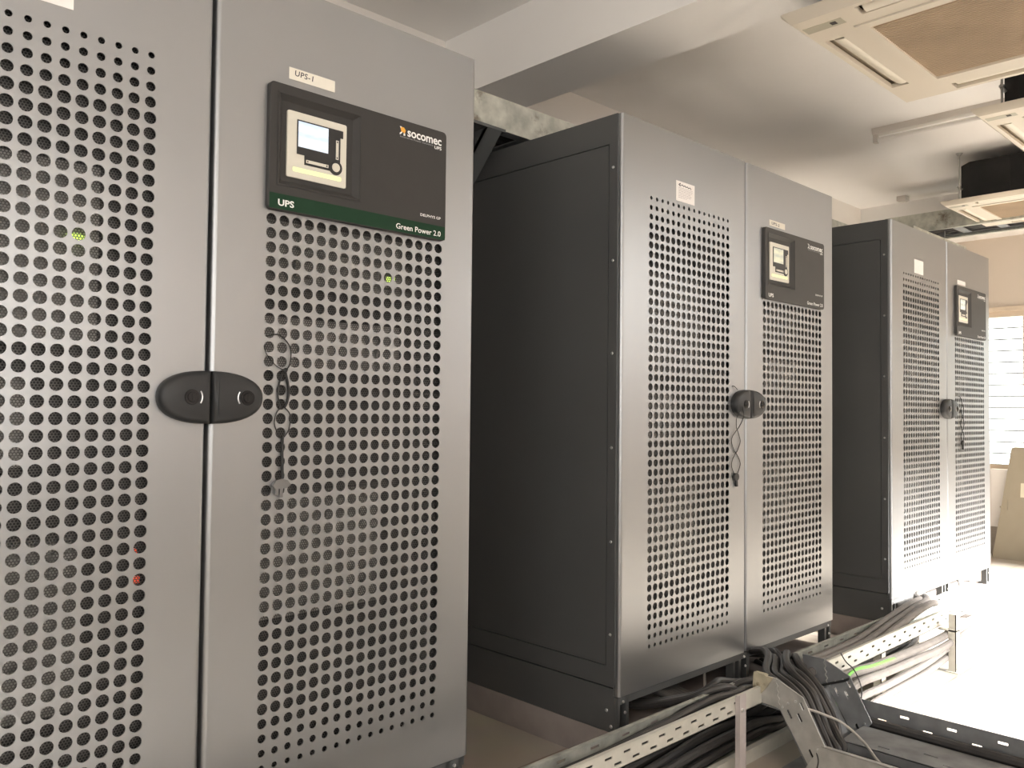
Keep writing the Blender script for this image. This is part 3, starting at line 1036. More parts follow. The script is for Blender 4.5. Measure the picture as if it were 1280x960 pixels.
# ------------------------------------------------------------------ ceiling cassettes
def aircon(X0, Y0, Z0, k, label):
    """X0,Y0 corner of the panel; extends +x and -y; Z0 lower face"""
    t = thing('ceiling_air_conditioner', label, 'air conditioner', (X0 + 15.8 * k, Y0 - 15.8 * k, Z0), 'ceiling cassette air conditioners')
    F = lambda a, b, z: (X0 + a * k, Y0 - b * k, Z0 + z * k)
    A = 31.6
    fn = lambda u, v, w: F(u, v, w)
    # panel
    mb = MB()
    e = 0.9
    slots = [(7, 24.6, 1.5, 3.5), (7, 24.6, A - 3.5, A - 1.5), (1.5, 3.5, 7, 24.6), (A - 3.5, A - 1.5, 7, 24.6)]
    gr = (5.3, 26.3, 5.3, 26.3)
    mb.perf((e, A - e), (e, A - e), slots + [gr], fn, 0.5)
    ring0 = rounded_rect(e, A - e, e, A - e, 0.02, 2)
    ring1 = rounded_rect(0.1, A - 0.1, 0.1, A - 0.1, 0.3, 2)
    ring2 = rounded_rect(0, A, 0, A, 0.35, 2)
    n = len(ring0)
    vs = [F(u, v, 0) for u, v in ring0] + [F(u, v, 0.75) for u, v in ring1] + [F(u, v, 1.0) for u, v in ring2] + [F(u, v, 1.0) for u, v in rounded_rect(5, A - 5, 5, A - 5, 1, 2)]
    fs = []
    for q in range(3):
        fs += [(q * n + i, q * n + (i + 1) % n, (q + 1) * n + (i + 1) % n, (q + 1) * n + i) for i in range(n)]
    mb.add(vs, fs)
    part('panel', mb, 'ac', t, 'cream square panel')
    # intake grille, framed
    mb = MB()
    g2 = (6.5, 25.1, 6.5, 25.1)
    mb.perf((gr[0] + .12, gr[1] - .12), (gr[2] + .12, gr[3] - .12), [g2], lambda u, v, w: F(u, v, w - 0.15), 0.6)
    part('grille_frame', mb, 'ac', t)
    mb = MB()
    nb = 46
    st = (g2[1] - g2[0]) / nb
    rects = []
    for i in range(nb):
        rects.append((g2[0] + i * st + st * 0.38, g2[0] + (i + 1) * st, g2[2] + 0.02, g2[3] - 0.02))
    mb.perf((g2[0], g2[1]), (g2[2], g2[3]), [], lambda u, v, w: F(u, v, w + 0.16), 0.1)
    for i in range(nb):
        r = rects[i]
        mb.box(*[c for c in (X0 + (g2[0] + i * st) * k, X0 + (g2[0] + i * st + st * .4) * k)], Y0 - g2[3] * k, Y0 - g2[2] * k, Z0 + 0.06 * k, Z0 + 0.16 * k)
    part('intake_grille', mb, 'ac_grille', t, 'tan dusty intake grille')
    # slots: dark throat and curved flap
    for s in slots:
        mb = MB()
        mb.perf((s[0] - .2, s[1] + .2), (s[2] - .2, s[3] + .2), [], lambda u, v, w: F(u, v, w + 1.3), 0.1)
        part('air_outlet', mb, 'ac_dark', t, 'dark outlet slot')
        mb = MB()
        long_u = (s[1] - s[0]) > (s[3] - s[2])
        prof = [(0.45, 0.62), (0.62, 0.34), (0.95, 0.12), (1.35, 0.02), (1.75, 0.0), (1.96, 0.1)]
        inner = s[2] < 10 if long_u else s[0] < 10
        vs = []
        for (p, h) in prof:
            pp = p if inner else 2.0 - p
            for end in (0, 1):
                for th in (0, 0.12):
                    if long_u:
                        vs.append(F((s[0] + .5, s[1] - .5)[end], s[2] + pp, h + th))
                    else:
                        vs.append(F(s[0] + pp, (s[2] + .5, s[3] - .5)[end], h + th))
        fs = []
        for i in range(len(prof) - 1):
            a = 4 * i
            fs += [(a, a + 2, a + 6, a + 4), (a + 1, a + 5, a + 7, a + 3), (a, a + 4, a + 5, a + 1), (a + 2, a + 3, a + 7, a + 6)]
        fs += [(0, 1, 3, 2), (len(vs) - 4, len(vs) - 2, len(vs) - 1, len(vs) - 3)]
        mb.add(vs, fs)
        part('louvre_flap', mb, 'ac_flap', t)
    # receiver window near the corner
    mb = MB()
    mb.perf((2.6, 4.0), (1.2, 5.2), [], lambda u, v, w: F(u, v, -0.03 + w), 0.06)
    mb.cur = 1
    mb.perf((2.9, 3.6), (3.9, 4.5), [], lambda u, v, w: F(u, v, -0.05 + w), 0.06)
    part('signal_receiver', mb, ['ac_label', 'ac_dark'], t, 'small receiver plate with a dark window')
    # housing above
    mb = MB()
    c = 2.6
    pts = [(3 + c, 3), (28.6 - c, 3), (28.6, 3 + c), (28.6, 28.6 - c), (28.6 - c, 28.6), (3 + c, 28.6), (3, 28.6 - c), (3, 3 + c)]
    mb.prism(pts, fn, 1.0, 9.9)
    for sd in (3.0, 28.6):
        mb.prism([(sd - .12, 9), (sd + .12, 9), (sd + .12, 14), (sd - .12, 14)], fn, 1.2, 9.4)
        mb.prism([(9, sd - .12), (14, sd - .12), (14, sd + .12), (9, sd + .12)], fn, 1.2, 9.4)
    part('housing', mb, 'black_foam', t, 'black insulated housing')
    for a, b in ((3.3, 3.3), (28.3, 3.3), (3.3, 28.3), (28.3, 28.3)):
        mb = MB()
        q = F(a, b, 0)
        mb.cyl((q[0], q[1], Z0 + 1.6 * k), (0, 0, 1), 0.16, 0.16, ZC - Z0 - 1.6 * k, 8)
        mb.cyl((q[0], q[1], Z0 + 4.4 * k), (0, 0, 1), 0.36, 0.36, 0.3, 6)
        mb.cyl((q[0], q[1], ZC - 0.5), (0, 0, 1), 0.3, 0.7, 0.5, 10)
        sgx = 1 if a < 10 else -1
        mb.box(min(q[0], q[0] + sgx * 2.2), max(q[0], q[0] + sgx * 2.2), q[1] - .25, q[1] + .25, Z0 + 4.2 * k, Z0 + 4.4 * k)
        part('hanger_rod', mb, 'rod', t)
    return t


aircon(49.2, -12.0, 17.0, 1.0, 'large ceiling air conditioner with a wide dusty tan grille, beside the cross beam')
aircon(94.8, -15.6, 18.3, 0.93, 'ceiling air conditioner at the end of the fluorescent batten, between two others')
aircon(152.9, 8.3, 20.3, 0.88, 'ceiling air conditioner with black housing and hanger rods, above the cabinet by the window')

# fluorescent batten
t = thing('fluorescent_batten', 'slim fluorescent batten fixed to the ceiling between the air conditioners', 'ceiling light', (129.5, -8, ZC - 3))
mb = MB()
mb.prism([(-1.1, 0), (1.1, 0), (0.8, -1.1), (-0.8, -1.1)], lambda u, v, w: (129.5 + u, w, ZC + v), 11.8, -28)
part('lamp_body', mb, 'batten', t)
mb = MB()
mb.cyl((129.5, 11.0, ZC - 2.1), (0, -1, 0), 0.45, 0.45, 38, 14)
part('lamp_tube', mb, 'tube', t, 'white unlit tube')
for y in (11.6, -27.8):
    mb = MB(); mb.box(129.0, 130.0, y - 0.5, y + 0.2, ZC - 2.6, ZC - 1.0)
    part('lamp_holder', mb, 'batten', t)
# conduit from the batten to the ceiling box
mb = MB()
mb.box(182.2, 184.4, 26.0, 28.2, ZC - 1.1, ZC)
mb.box(182.5, 184.1, 26.3, 27.9, ZC - 1.35, ZC - 1.1)
solo('ceiling_junction_box', mb, 'batten', 'small white junction box on the ceiling above the cabinet by the window', 'junction box')

# ------------------------------------------------------------------ overhead cable trays
def slots_rows(u0, u1, rows, step, ln, h, stag=True):
    out = []
    for k, zc in enumerate(rows):
        u = u0 + (step / 2 if (stag and k % 2) else 0) + 0.4
        while u + ln < u1:
            out.append((u, u + ln, zc - h / 2, zc + h / 2))
            u += step
    return out


t = thing('overhead_cable_tray', 'rust stained galvanised cable tray running above the cabinets along the back wall', 'cable tray', (80, 22, 9.9))
mb = MB(); mb.box(-40, 148, 16.0, 16.15, 9.9, 13.6); mb.box(-40, 148, 16.15, 17.0, 13.45, 13.6)
part('side_rail', mb, 'galv_top', t, 'stained near side of the tray')
mb = MB(); mb.box(-40, 148, 32.85, 33.0, 9.9, 13.6)
part('side_rail', mb, 'galv_top', t)
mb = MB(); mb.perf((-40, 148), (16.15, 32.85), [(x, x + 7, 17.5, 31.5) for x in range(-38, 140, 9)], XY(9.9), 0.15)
part('tray_bottom', mb, 'galv_dark', t)  # darker zinc puts the shade of the underside into its colour
for x in (-20,):
    mb = MB()
    mb.cyl((x, 16.6, 13.4), (0, 0, 1), 0.16, 0.16, ZC - 13.4, 8)
    mb.cyl((x, 32.4, 13.4), (0, 0, 1), 0.16, 0.16, ZC - 13.4, 8)
    mb.box(x - .4, x + .4, 16, 33, 9.5, 9.9)
    part('hanger', mb, 'rod', t)
# dark cables lying in it
for i in range(11):
    mb = MB()
    y = 17.6 + i * 1.32
    pts = [(x, y + random.uniform(-.2, .2), 10.55 + random.uniform(0, .25)) for x in range(-38, 147, 12)]
    mb.tube(pts, 0.5, 8, 2)
    solo('power_cable', mb, 'cable', 'black power cable lying in the tray above the cabinets', 'cable', 'cables in the overhead tray')
# bracket and cables dropping behind the gap between the first two cabinets
t = thing('angle_bracket', 'dark slanting steel bracket under the overhead tray in the gap between cabinets', 'bracket', (37, 20, 4))
mb = MB()
mb.prism([(15.2, 9.4), (18.6, 9.4), (26.5, 1.5), (25.2, -1.5)], lambda u, v, w: (34.2 + w, u, v), 0, 0.3)
mb.prism([(15.2, 9.4), (15.5, 9.7), (25.5, -1.1), (25.2, -1.5)], lambda u, v, w: (34.2 + w, u, v), 0, 2.2)
part('slanting_arm', mb, 'frame', t)
mb = MB(); mb.box(32, 37, 15.2, 18.8, 9.4, 9.75)
part('fixing_plate', mb, 'frame', t)
for i in range(4):
    mb = MB()
    x = 24.5 + i * 1.9
    mb.tube([(x - 6, 20 + i, 9.2), (x - 1, 20.5 + i, 9.0), (x + 2, 22 + i, 6.5), (x + 2.5, 26 + i, -6), (x + 2.6, 29 + i, -30), (x + 2.6, 30.5, FL + .6)], 0.55, 8, 5)
    solo('power_cable', mb, 'cable', 'black cable dropping behind the dark slanting bracket in the gap between cabinets', 'cable', 'cables dropping in the gap')

# cross trunking at the far end
t = thing('cable_trunking', 'mottled galvanised trunking crossing the room below the far beam', 'cable tray', (180, 0, 20))
mb = MB(); mb.box(173.5, 173.7, -60, 27.5, 19.9, 24.1); mb.box(173.7, 174.6, -60, 27.5, 23.9, 24.1)
mb.box(173.7, 174.6, -60, 27.5, 19.9, 20.1)
part('side_rail', mb, 'galv_top', t, 'mottled near side of the trunking')
mb = MB(); mb.box(186.3, 186.5, -60, 27.5, 19.9, 23.5); mb.box(185.4, 186.3, -60, 27.5, 19.9, 20.1)
part('side_rail', mb, 'galv_top', t)
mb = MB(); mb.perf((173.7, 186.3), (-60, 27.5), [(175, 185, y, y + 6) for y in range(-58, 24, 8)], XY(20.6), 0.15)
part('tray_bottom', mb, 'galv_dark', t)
for i in range(9):
    mb = MB()
    x = 175.0 + i * 1.25
    mb.tube([(x + random.uniform(-.15, .15), y, 21.3 + random.uniform(0, .2)) for y in range(-58, 27, 12)], 0.52, 8, 2)
    solo('power_cable', mb, 'cable', 'black power cable lying in the far cross trunking', 'cable', 'cables in the far trunking')
# drop piece above the farthest cabinet
t = thing('tray_drop_section', 'short bent tray section reaching down behind the top of the cabinet by the window', 'cable tray', (168, 13, 8))
mb = MB()
mb.prism([(152, 16.9), (184, 16.9), (184, 10.5), (181, 10.2), (176, 13.2), (152, 13.2)], XZ(13), 0, 0.2)
part('side_rail', mb, 'galv_top', t, 'mottled bent side')
mb = MB()
mb.prism([(152, 16.9), (184, 16.9), (184, 10.5), (181, 10.2), (176, 13.2), (152, 13.2)], XZ(21), 0, 0.2)
part('side_rail', mb, 'galv_dark', t)
mb = MB(); mb.box(152, 176, 13.2, 21, 13.2, 13.4); mb.box(181, 184, 13.2, 21, 10.2, 10.4)
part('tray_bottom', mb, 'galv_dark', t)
mb = MB()
mb.cyl((182, 17, 16.9), (0, 0, 1), 0.15, 0.15, 6.9, 8)
part('hanger', mb, 'rod', t)
for i in range(4):
    mb = MB()
    y = 14.3 + i * 1.5
    mb.tube([(152, y, 14.2), (168, y, 14.3), (177, y, 13.9), (181.5, y, 11), (182.4, y, 6), (182.5, y, -20)], 0.5, 8, 5)
    solo('power_cable', mb, 'cable', 'black cable running down through the bent tray section at the far end', 'cable', 'cables in the bent tray section')
mb = MB(); mb.cyl((180.5, -3.0, 14.0), (0, 0, 1), 0.15, 0.15, 6.6, 8); mb.cyl((180.5, -3.0, 13.6), (0, 0, 1), 0.3, 0.3, 0.4, 6)
solo('hanging_rod', mb, 'rod', 'thin threaded rod hanging below the far cross trunking', 'rod')

# ------------------------------------------------------------------ floor level trays in front of the cabinets
NY, NZ0, NZ1 = -9.7, -51.75, -50.05
t = thing('perforated_cable_tray', 'narrow pale slotted cable tray on posts in front of the middle cabinet', 'cable tray', (25, -8.5, FL))
mb = MB()
mb.perf((-12, 50), (NZ0, NZ1), slots_rows(-12, 46.5, [-50.55, -51.25], 2.45, 0.95, 0.22), XZ(NY), 0.1)
mb.box(-12, 50, NY, NY + 0.35, NZ1 - 0.02, NZ1 + 0.06)
part('side_rail', mb, 'rail', t, 'pale slotted near rail')
mb = MB()
mb.perf((-12, 50), (NZ0, NZ1 + .1), slots_rows(-12, 50, [-50.6], 4.2, 1.1, 0.25), XZ(-7.3), 0.1)
mb.box(-12, 50, -7.6, -7.2, NZ1 + .06, NZ1 + 0.16)
part('side_rail', mb, 'galv_old', t, 'weathered back rail')
mb = MB(); mb.perf((-12, 50), (NY, -7.2), slots_rows(-12, 50, [-9.0, -8.0], 3, 1.2, 0.3), XY(NZ0), 0.1)
part('tray_bottom', mb, 'galv_old', t)
for x in (2.0, 45.0):
    mb = MB(); mb.box(x, x + 1.15, NY - 0.5, NY - 0.38, FL, NZ1 + 0.3); mb.box(x, x + 0.12, NY - 0.4, NY + 0.0, FL, NZ1 + 0.2)
    mb.box(x - .5, x + 1.7, NY - 1.2, NY + .4, FL, FL + .12)
    part('support_post', mb, 'post', t, 'pale angle iron post')
mb = MB()
mb.cyl((45.4, NY - 0.5, -51.2), (0, -1, 0), 0.22, 0.18, 0.2, 6)
part('bolt', mb, 'chrome', t)

N2 = -10.35
t = thing('perforated_cable_tray', 'bright white slotted cable tray beyond the junction, leading to the cabinet by the window', 'cable tray', (100, -8.5, FL))
mb = MB()
mb.perf((60.6, 119), (NZ0 - .25, NZ1), slots_rows(61.5, 118, [-50.6, -51.35], 3.3, 0.8, 0.26), XZ(N2), 0.1)
mb.box(60.6, 119, N2, N2 + 0.35, NZ1 - 0.02, NZ1 + 0.06)
part('side_rail', mb, 'rail', t, 'white slotted near rail')
mb = MB()
mb.perf((60.6, 119), (NZ0 - .25, NZ1 + .1), slots_rows(62, 118, [-50.6], 4.2, 1.1, 0.25), XZ(-6.4), 0.1)
mb.box(60.6, 119, -6.7, -6.3, NZ1 + .06, NZ1 + 0.16)
part('side_rail', mb, 'galv_old', t, 'weathered back rail')
mb = MB(); mb.perf((60.6, 119), (N2, -6.3), slots_rows(61, 118, [-9.4, -7.5], 3, 1.2, 0.3), XY(NZ0 - .25), 0.1)
part('tray_bottom', mb, 'galv_old', t)
for x in (78.3, 97.0):
    mb = MB()
    y = N2 + .15 if x < 90 else N2 - 2.4
    mb.box(x, x + 1.3, y, y + .12, FL, NZ1 - (2 if x < 90 else -.2)); mb.box(x, x + 0.12, y, y + 1.0, FL, NZ1 - (2 if x < 90 else -.2))
    if x > 90:
        mb.box(x, x + 1.3, y, N2, NZ1 - 2.2, NZ1 - 2.0)
    mb.box(x - .4, x + 1.7, y - .4, y + 1.3, FL, FL + .12)
    part('support_post', mb, 'rail', t, 'white angle iron post')

# junction: bent side plates carrying the cables down to the floor tray
t = thing('tray_junction_ramp', 'bent galvanised junction that ramps from the slotted tray down to the floor', 'cable tray', (55, -13, FL))


def ramp_plate(x, w, dz, mname, label):
    f = YZ(x)
    dz0 = dz
    top = [(-8.8, -48.9), (-11.3, -48.9), (-14.1, -50.1), (-16.4, -54.3)]
    bot = [(-9.1, -51.6), (-11.7, -51.75), (-11.75, -51.8), (-14.75, -56.6)]
    mb = MB()
    sh = lambda p: (p[0], p[1] + dz0)
    # horizontal piece
    mb.prism([sh(q) for q in (top[0], top[1], bot[1], bot[0])], f, 0, w)
    # wedge
    mb.prism([sh(q) for q in (top[1], top[2], bot[2], bot[1])], f, 0.02, w + .02)
    # slope with slots, bilinear
    A, B, Cc, D = [sh(q) for q in (top[2], top[3], bot[3], bot[2])]

    def bl(u, v, ww):
        p = Vector(D).lerp(Vector(Cc), u)
        q = Vector(A).lerp(Vector(B), u)
        r = p.lerp(q, v)
        return f(r.x, r.y, ww)
    mb.perf((-0.02, 1.02), (0, 1), [(0.06, 0.22, .20, .29), (0.20, 0.36, .52, .61), (0.06, .2, .80, .88), (0.80, 0.95, .30, .39)], bl, w)
    # rolled top flange
    e = [Vector((x + w / 2, *sh(q))) for q in top]
    mb.tube(e, 0.09, 6, 1)
    pl = part('bent_side_plate', mb, mname, t, label)
    # jagged joint strip with bolts
    mb = MB()
    pts = []
    n = 9
    for k in range(n + 1):
        u = k / n
        y = top[1][0] + (bot[1][0] - top[1][0]) * u
        z = top[1][1] + (bot[1][1] - top[1][1]) * u + dz0
        pts.append((x - 0.04 if w > 0 else x, y + (0.1 if k % 2 else -0.1), z))
    mb.tube(pts, 0.07, 5, 1)
    for (y, z) in ((-13.4, -50.6), (-12.6, -51.0), (-12.0, -51.5), (-15.7, -54.6), (-15.5, -55.3)):
        b2 = MB()
        b2.cyl((x - 0.02, y, z + dz0), (-1, 0, 0), 0.14, 0.12, 0.12, 6)
        part('bolt', b2, 'chrome', pl)
    part('joint_strip', mb, 'galv', pl, 'jagged joint')
    return pl


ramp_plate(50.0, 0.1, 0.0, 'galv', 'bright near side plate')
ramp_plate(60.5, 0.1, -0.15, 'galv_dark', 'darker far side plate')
mb = MB()
bt = [(-8.8, -51.7), (-11.7, -51.85), (-14.7, -56.9), (-16.5, -57.3)]
mb.prism(bt + [(a, b - .12) for a, b in bt[::-1]], YZ(50.1), 0, 10.4)
part('ramp_bottom', mb, 'galv_dark', t)
mb = MB()
mb.prism([(-8.9, -48.8), (-11.0, -48.85), (-10.3, -50.0), (-9.7, -50.7), (-9.2, -51.7), (-8.7, -51.6)], YZ(49.78), 0, 0.26)
mb.prism([(-8.9, -48.82), (-10.3, -48.84), (-10.1, -48.7), (-9.0, -48.68)], YZ(49.78), 0, 0.6)
part('sealing_compound', mb, 'mastic', t, 'crumbling tan compound at the corner')
mb = MB()
mb.tube([(60.35, -10.2, -52.2), (60.3, -11.6, -51.6), (60.3, -13.6, -50.75), (60.7, -13.9, -50.5), (60.9, -12, -51.6)], 0.13, 6, 3)
part('cable_tie', mb, 'cord', t, 'black tie round the far plate')

# floor tray leading away from the cabinets
t = thing('floor_cable_tray', 'dark galvanised cable tray on the floor leading away from the cabinets', 'cable tray', (56, -40, FL))
mb = MB()
mb.perf((-75, -16.0), (-57.4, -54.2), slots_rows(-75, -18, [-55.0, -56.3], 5.2, 1.5, 0.32), YZ(49.8), 0.1)
mb.box(49.8, 50.3, -75, -16.2, -54.25, -54.15)
mb.prism([(-16.0, -54.3), (-15.75, -54.6), (-14.6, -56.5), (-14.1, -57.4), (-16.0, -57.4)], YZ(49.8), 0, 0.1)
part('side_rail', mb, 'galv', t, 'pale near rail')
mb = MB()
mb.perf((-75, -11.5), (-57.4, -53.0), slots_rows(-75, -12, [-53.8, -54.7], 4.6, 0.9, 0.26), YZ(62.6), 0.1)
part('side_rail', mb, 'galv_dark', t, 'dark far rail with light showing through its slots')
mb = MB(); mb.box(49.9, 62.6, -75, -12, -57.5, -57.4)
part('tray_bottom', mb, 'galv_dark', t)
mb = MB()
mb.perf((54.9, 60.6), (-75, -15.6), [(56.0, 56.25, y, y + 1.1) for y in range(-74, -17, 6)] + [(57.4, 57.65, y, y + 1.3) for y in range(-72, -18, 6)], XY(-55.1), 0.1)
mb.box(54.9, 55.0, -75, -15.6, -57.4, -55.0); mb.box(60.5, 60.6, -75, -15.6, -57.4, -55.0)
part('cover_strip', mb, 'galv_dark', t, 'grey cover strip down the middle')
# lower tray on the floor
t = thing('lower_cable_tray', 'low pale tray lying on the floor under the slotted tray', 'cable tray', (20, -5, FL))
mb = MB(); mb.box(-20, 61, -8.8, -8.65, FL, -56.45); mb.box(-20, 61, -8.65, -8.2, -56.6, -56.45)
part('side_rail', mb, 'rail', t)
mb = MB(); mb.box(-20, 61, -2.2, -2.05, FL, -56.6); mb.box(-20, 61, -8.65, -2.2, FL, FL + .12)
part('tray_bottom', mb, 'galv_old', t)

# ------------------------------------------------------------------ cables on the floor trays
QUEUE = []


def cable(pts, r, m, label, group=None, n=10, sub=6, name='power_cable'):
    """thick cables are queued and eased apart from one another before they are built; thin wires are built at once"""
    if r >= 0.3 and group:
        path = smooth([Vector(p) for p in pts], 8)
        out = [path[0]]
        acc = 0.0
        for p, q in zip(path, path[1:]):
            L = (q - p).length
            d = 0.45 - acc
            while d <= L:
                out.append(p.lerp(q, d / L))
                d += 0.45
            acc = L - (d - 0.45)
        QUEUE.append(dict(p=out, r=r, m=m, label=label, group=group, name=name))
        return None
    mb = MB()
    mb.tube(pts, r, n, sub)
    return solo(name, mb, m, label, 'cable', group)


def keep_clear(p, r, g):
    """hold a cable point inside its tray"""
    x, y, z = p
    z = max(z, FL + 0.16 + r)
    if g == 'cables in the near slotted tray' and x < 49.6 and y < -7.4:
        y = max(y, NY + 0.14 + r)
        z = max(z, NZ0 + 0.14 + r)
        if x < 38:
            y = min(y, -7.34 - r)
    if g in ('cables in the near slotted tray', 'cables over the ramp'):
        if y < -8.9 and x > 49.0:
            x = max(x, 50.2 + r)
            x = min(x, 60.35 - r)
        if x > 49.6 and y < -8.0:
            if y > -11.7:
                z = max(z, -51.68 + r)
            elif y > -16.5 and z < -51.0:
                d = (y + 11.7) * -0.865 + (z + 51.75) * 0.502
                if y > -14.9 and d - 0.0 > -9 and True:
                    # distance in front of the sloping bottom plate
                    nd = -(y + 11.7) * 0.865 * 1 + (z + 51.75) * 0.502
                    if nd < r + 0.1:
                        k = r + 0.1 - nd
                        y -= k * 0.865
                        z += k * 0.502
            z = max(z, -57.36 + r)
            if y < -15.4 and z < -54.9 + r:
                x = min(x, 54.84 - r)
    if g == 'cables along the far rail':
        x = max(60.66 + r, min(x, 62.55 - r))
        z = max(z, -57.36 + r)
    if g == 'cables in the far slotted tray' and 60.7 < x < 101 and y < -6.5:
        y = max(y, N2 + 0.14 + r)
        y = min(y, -6.46 - r)
        z = max(z, NZ0 - 0.1 + r)
    if g == 'cables hung outside the white rail' and z > -52.3 - r and x < 120:
        y = min(y, N2 - 0.06 - r) if y < -9.9 else y
    if g == 'cable bundle on the floor':
        if x < 61:
            y = max(y, -8.15 + r)
        z = min(z, -52.3 - r) if x < 62 and y < -7 else z
    return Vector((x, y, z))


def relax(queue, rounds=45):
    from mathutils.kdtree import KDTree
    own = [i for i, c in enumerate(queue) for _ in c['p']]
    pts = [p.copy() for c in queue for p in c['p']]
    start = []
    k = 0
    for c in queue:
        start.append(k)
        k += len(c['p'])
    rmax = max(c['r'] for c in queue)
    for it in range(rounds):
        kd = KDTree(len(pts))
        for i, p in enumerate(pts):
            kd.insert(p, i)
        kd.balance()
        push = [Vector((0, 0, 0)) for _ in pts]
        hit = 0
        for i, p in enumerate(pts):
            ri = queue[own[i]]['r']
            for q, j, d in kd.find_range(p, ri + rmax + 0.06):
                if own[j] == own[i]:
                    continue
                need = ri + queue[own[j]]['r'] + 0.05
                if d < need:
                    hit += 1
                    v = (p - q) if d > 1e-5 else Vector((0.01 * (i % 7 - 3), 0.02 * (own[i] % 5 - 2), 0.03))
                    v = v.normalized() * (need - d) * 0.3
                    if v.length > push[i].length:
                        push[i] = v
        if not hit:
            break
        for c, s0 in zip(queue, start):
            n = len(c['p'])
            sm = []
            for q in range(n):
                w = push[s0 + q] * 0.6
                for o, f in ((1, 0.25), (2, 0.15)):
                    if q + o < n:
                        w = w + push[s0 + q + o] * f
                    if q - o >= 0:
                        w = w + push[s0 + q - o] * f
                sm.append(w)
            for q in range(n):
                pts[s0 + q] = keep_clear(pts[s0 + q] + sm[q], c['r'], c['group'])
            # light smoothing along the cable
            cur = pts[s0:s0 + n]
            for q in range(1, n - 1):
                pts[s0 + q] = cur[q] * 0.8 + (cur[q - 1] + cur[q + 1]) * 0.1
    for c, s0 in zip(queue, start):
        c['p'] = pts[s0:s0 + len(c['p'])]
    return hit


R = random.Random(3)
jit = lambda a: R.uniform(-a, a)
# in the slotted tray, coming up over the junction
for i in range(6):
    y = -9.2 + (i % 3) * 0.75
    z = -51.2 + (i // 3) * 0.72
    X = 50.6 + i * 0.79
    if i < 3:
        pts = [(x, y + jit(.12), z - .1 + jit(.06)) for x in (-12, 0, 12, 22)] + [(31, y + .1, z + .2 + .25 * (i == 1)), (39, y + .2, z + .6 + .2 * (i == 1))]
    else:
        pts = [(39.8 + .8 * i, 6, -53.2), (40.0 + .8 * i, 0.5, -52.8), (40.4 + .75 * i, -3.2, -51.6), (41.6 + .6 * i, -6.0, -50.6)]
    pts += [(44.6, -8.25 + .12 * (i % 3), z + .8 + .1 * (i % 2)), (48.2, -8.0 + .22 * i, -50.5 + jit(.1)), (X - .35, -8.9 + .1 * i, -50.75),
            (X, -10.4, -51.15),
            (X, -12.1, -51.55), (X, -13.7, -54.1), (X, -15.4, -56.55), (X - .1, -18, -56.9), (X - .1, -72, -56.95)]
    cable(pts, 0.38, 'cable', 'black cable lying in the near slotted tray and turning down the ramp', 'cables in the near slotted tray')
# out of the base of the middle cabinet and over the ramp
for i in range(6):
    X = 51.0 + i * 1.15
    Xf = 50.7 + i * 0.74
    sx = 64.0 + i * 0.75
    pts = [(sx + 4, 8, -53.8), (sx + 3, 4, -53.0 + jit(.2)), (sx + .8, -1.0, -51.2 - .22 * i), (sx - 2.0 - .5 * i, -5, -50.3 - .06 * i), (X + 2.2, -8.6, -49.95 + jit(.1)), (X + .7, -11.4, -50.2 + jit(.08)),
           (X, -13.4, -52.1), (X - .25, -15.0, -54.7), (Xf + .3, -16.9, -56.0), (Xf, -20, -56.15), (Xf, -72, -56.15)]
    cable(pts, 0.42, 'cable', 'thick black cable bending from the middle cabinet base over the ramp', 'cables over the ramp')
cable([(51.0, -13.9, -51.4), (53.0, -14.5, -52.2), (55.2, -15.8, -53.4), (55.0, -18.0, -54.6), (53.0, -20.5, -55.4), (51.0, -24, -55.7)], 0.13, 'cable_lt',
      'thin pale wire crossing the black cables on the ramp', name='thin_wire')
cable([(50.0 - .15, -15.6, -54.9), (49.6, -15.9, -55.6), (49.5, -15.6, -56.8), (49.4, -15.0, -57.6)], 0.06, 'cable', 'thin earth wire at the foot of the near ramp plate', name='thin_wire')
# along the far rail of the floor tray
for i in range(3):
    cable([(61.2 + .35 * (i % 2), -12.2, -56.4 + .8 * i), (61.3 + .4 * (i % 2), -18, -56.7 + .95 * i), (61.3 + .4 * (i % 2), -40, -56.7 + .95 * i), (61.3 + .4 * (i % 2), -72, -56.7 + .95 * i)], 0.52, 'cable', 'black cable lying along the far rail of the floor tray', 'cables along the far rail')
# beyond the junction inside the slotted tray
for i in range(3):
    y = -9.6 + i * 1.05
    pts = [(60, y - .3, -50.6 + jit(.2)), (68, y, -51.1 + jit(.2)), (78, y + jit(.2), -50.9), (86, y + .2, -50.0), (94, y + .5, -49.4 + jit(.15)), (99.5, y + 1.0, -49.1), (103.0 + .9 * i, -6.2 + .3 * i, -49.7), (105.8 + 1.2 * i, -3.2, -50.9), (108 + 1.2 * i, -0.2, -52.6), (109 + 1.2 * i, 5, -53.4)]
    cable(pts, 0.5, 'cable_g', 'grey cable in the bright slotted tray, bent up into the cabinet by the window', 'cables in the far slotted tray')
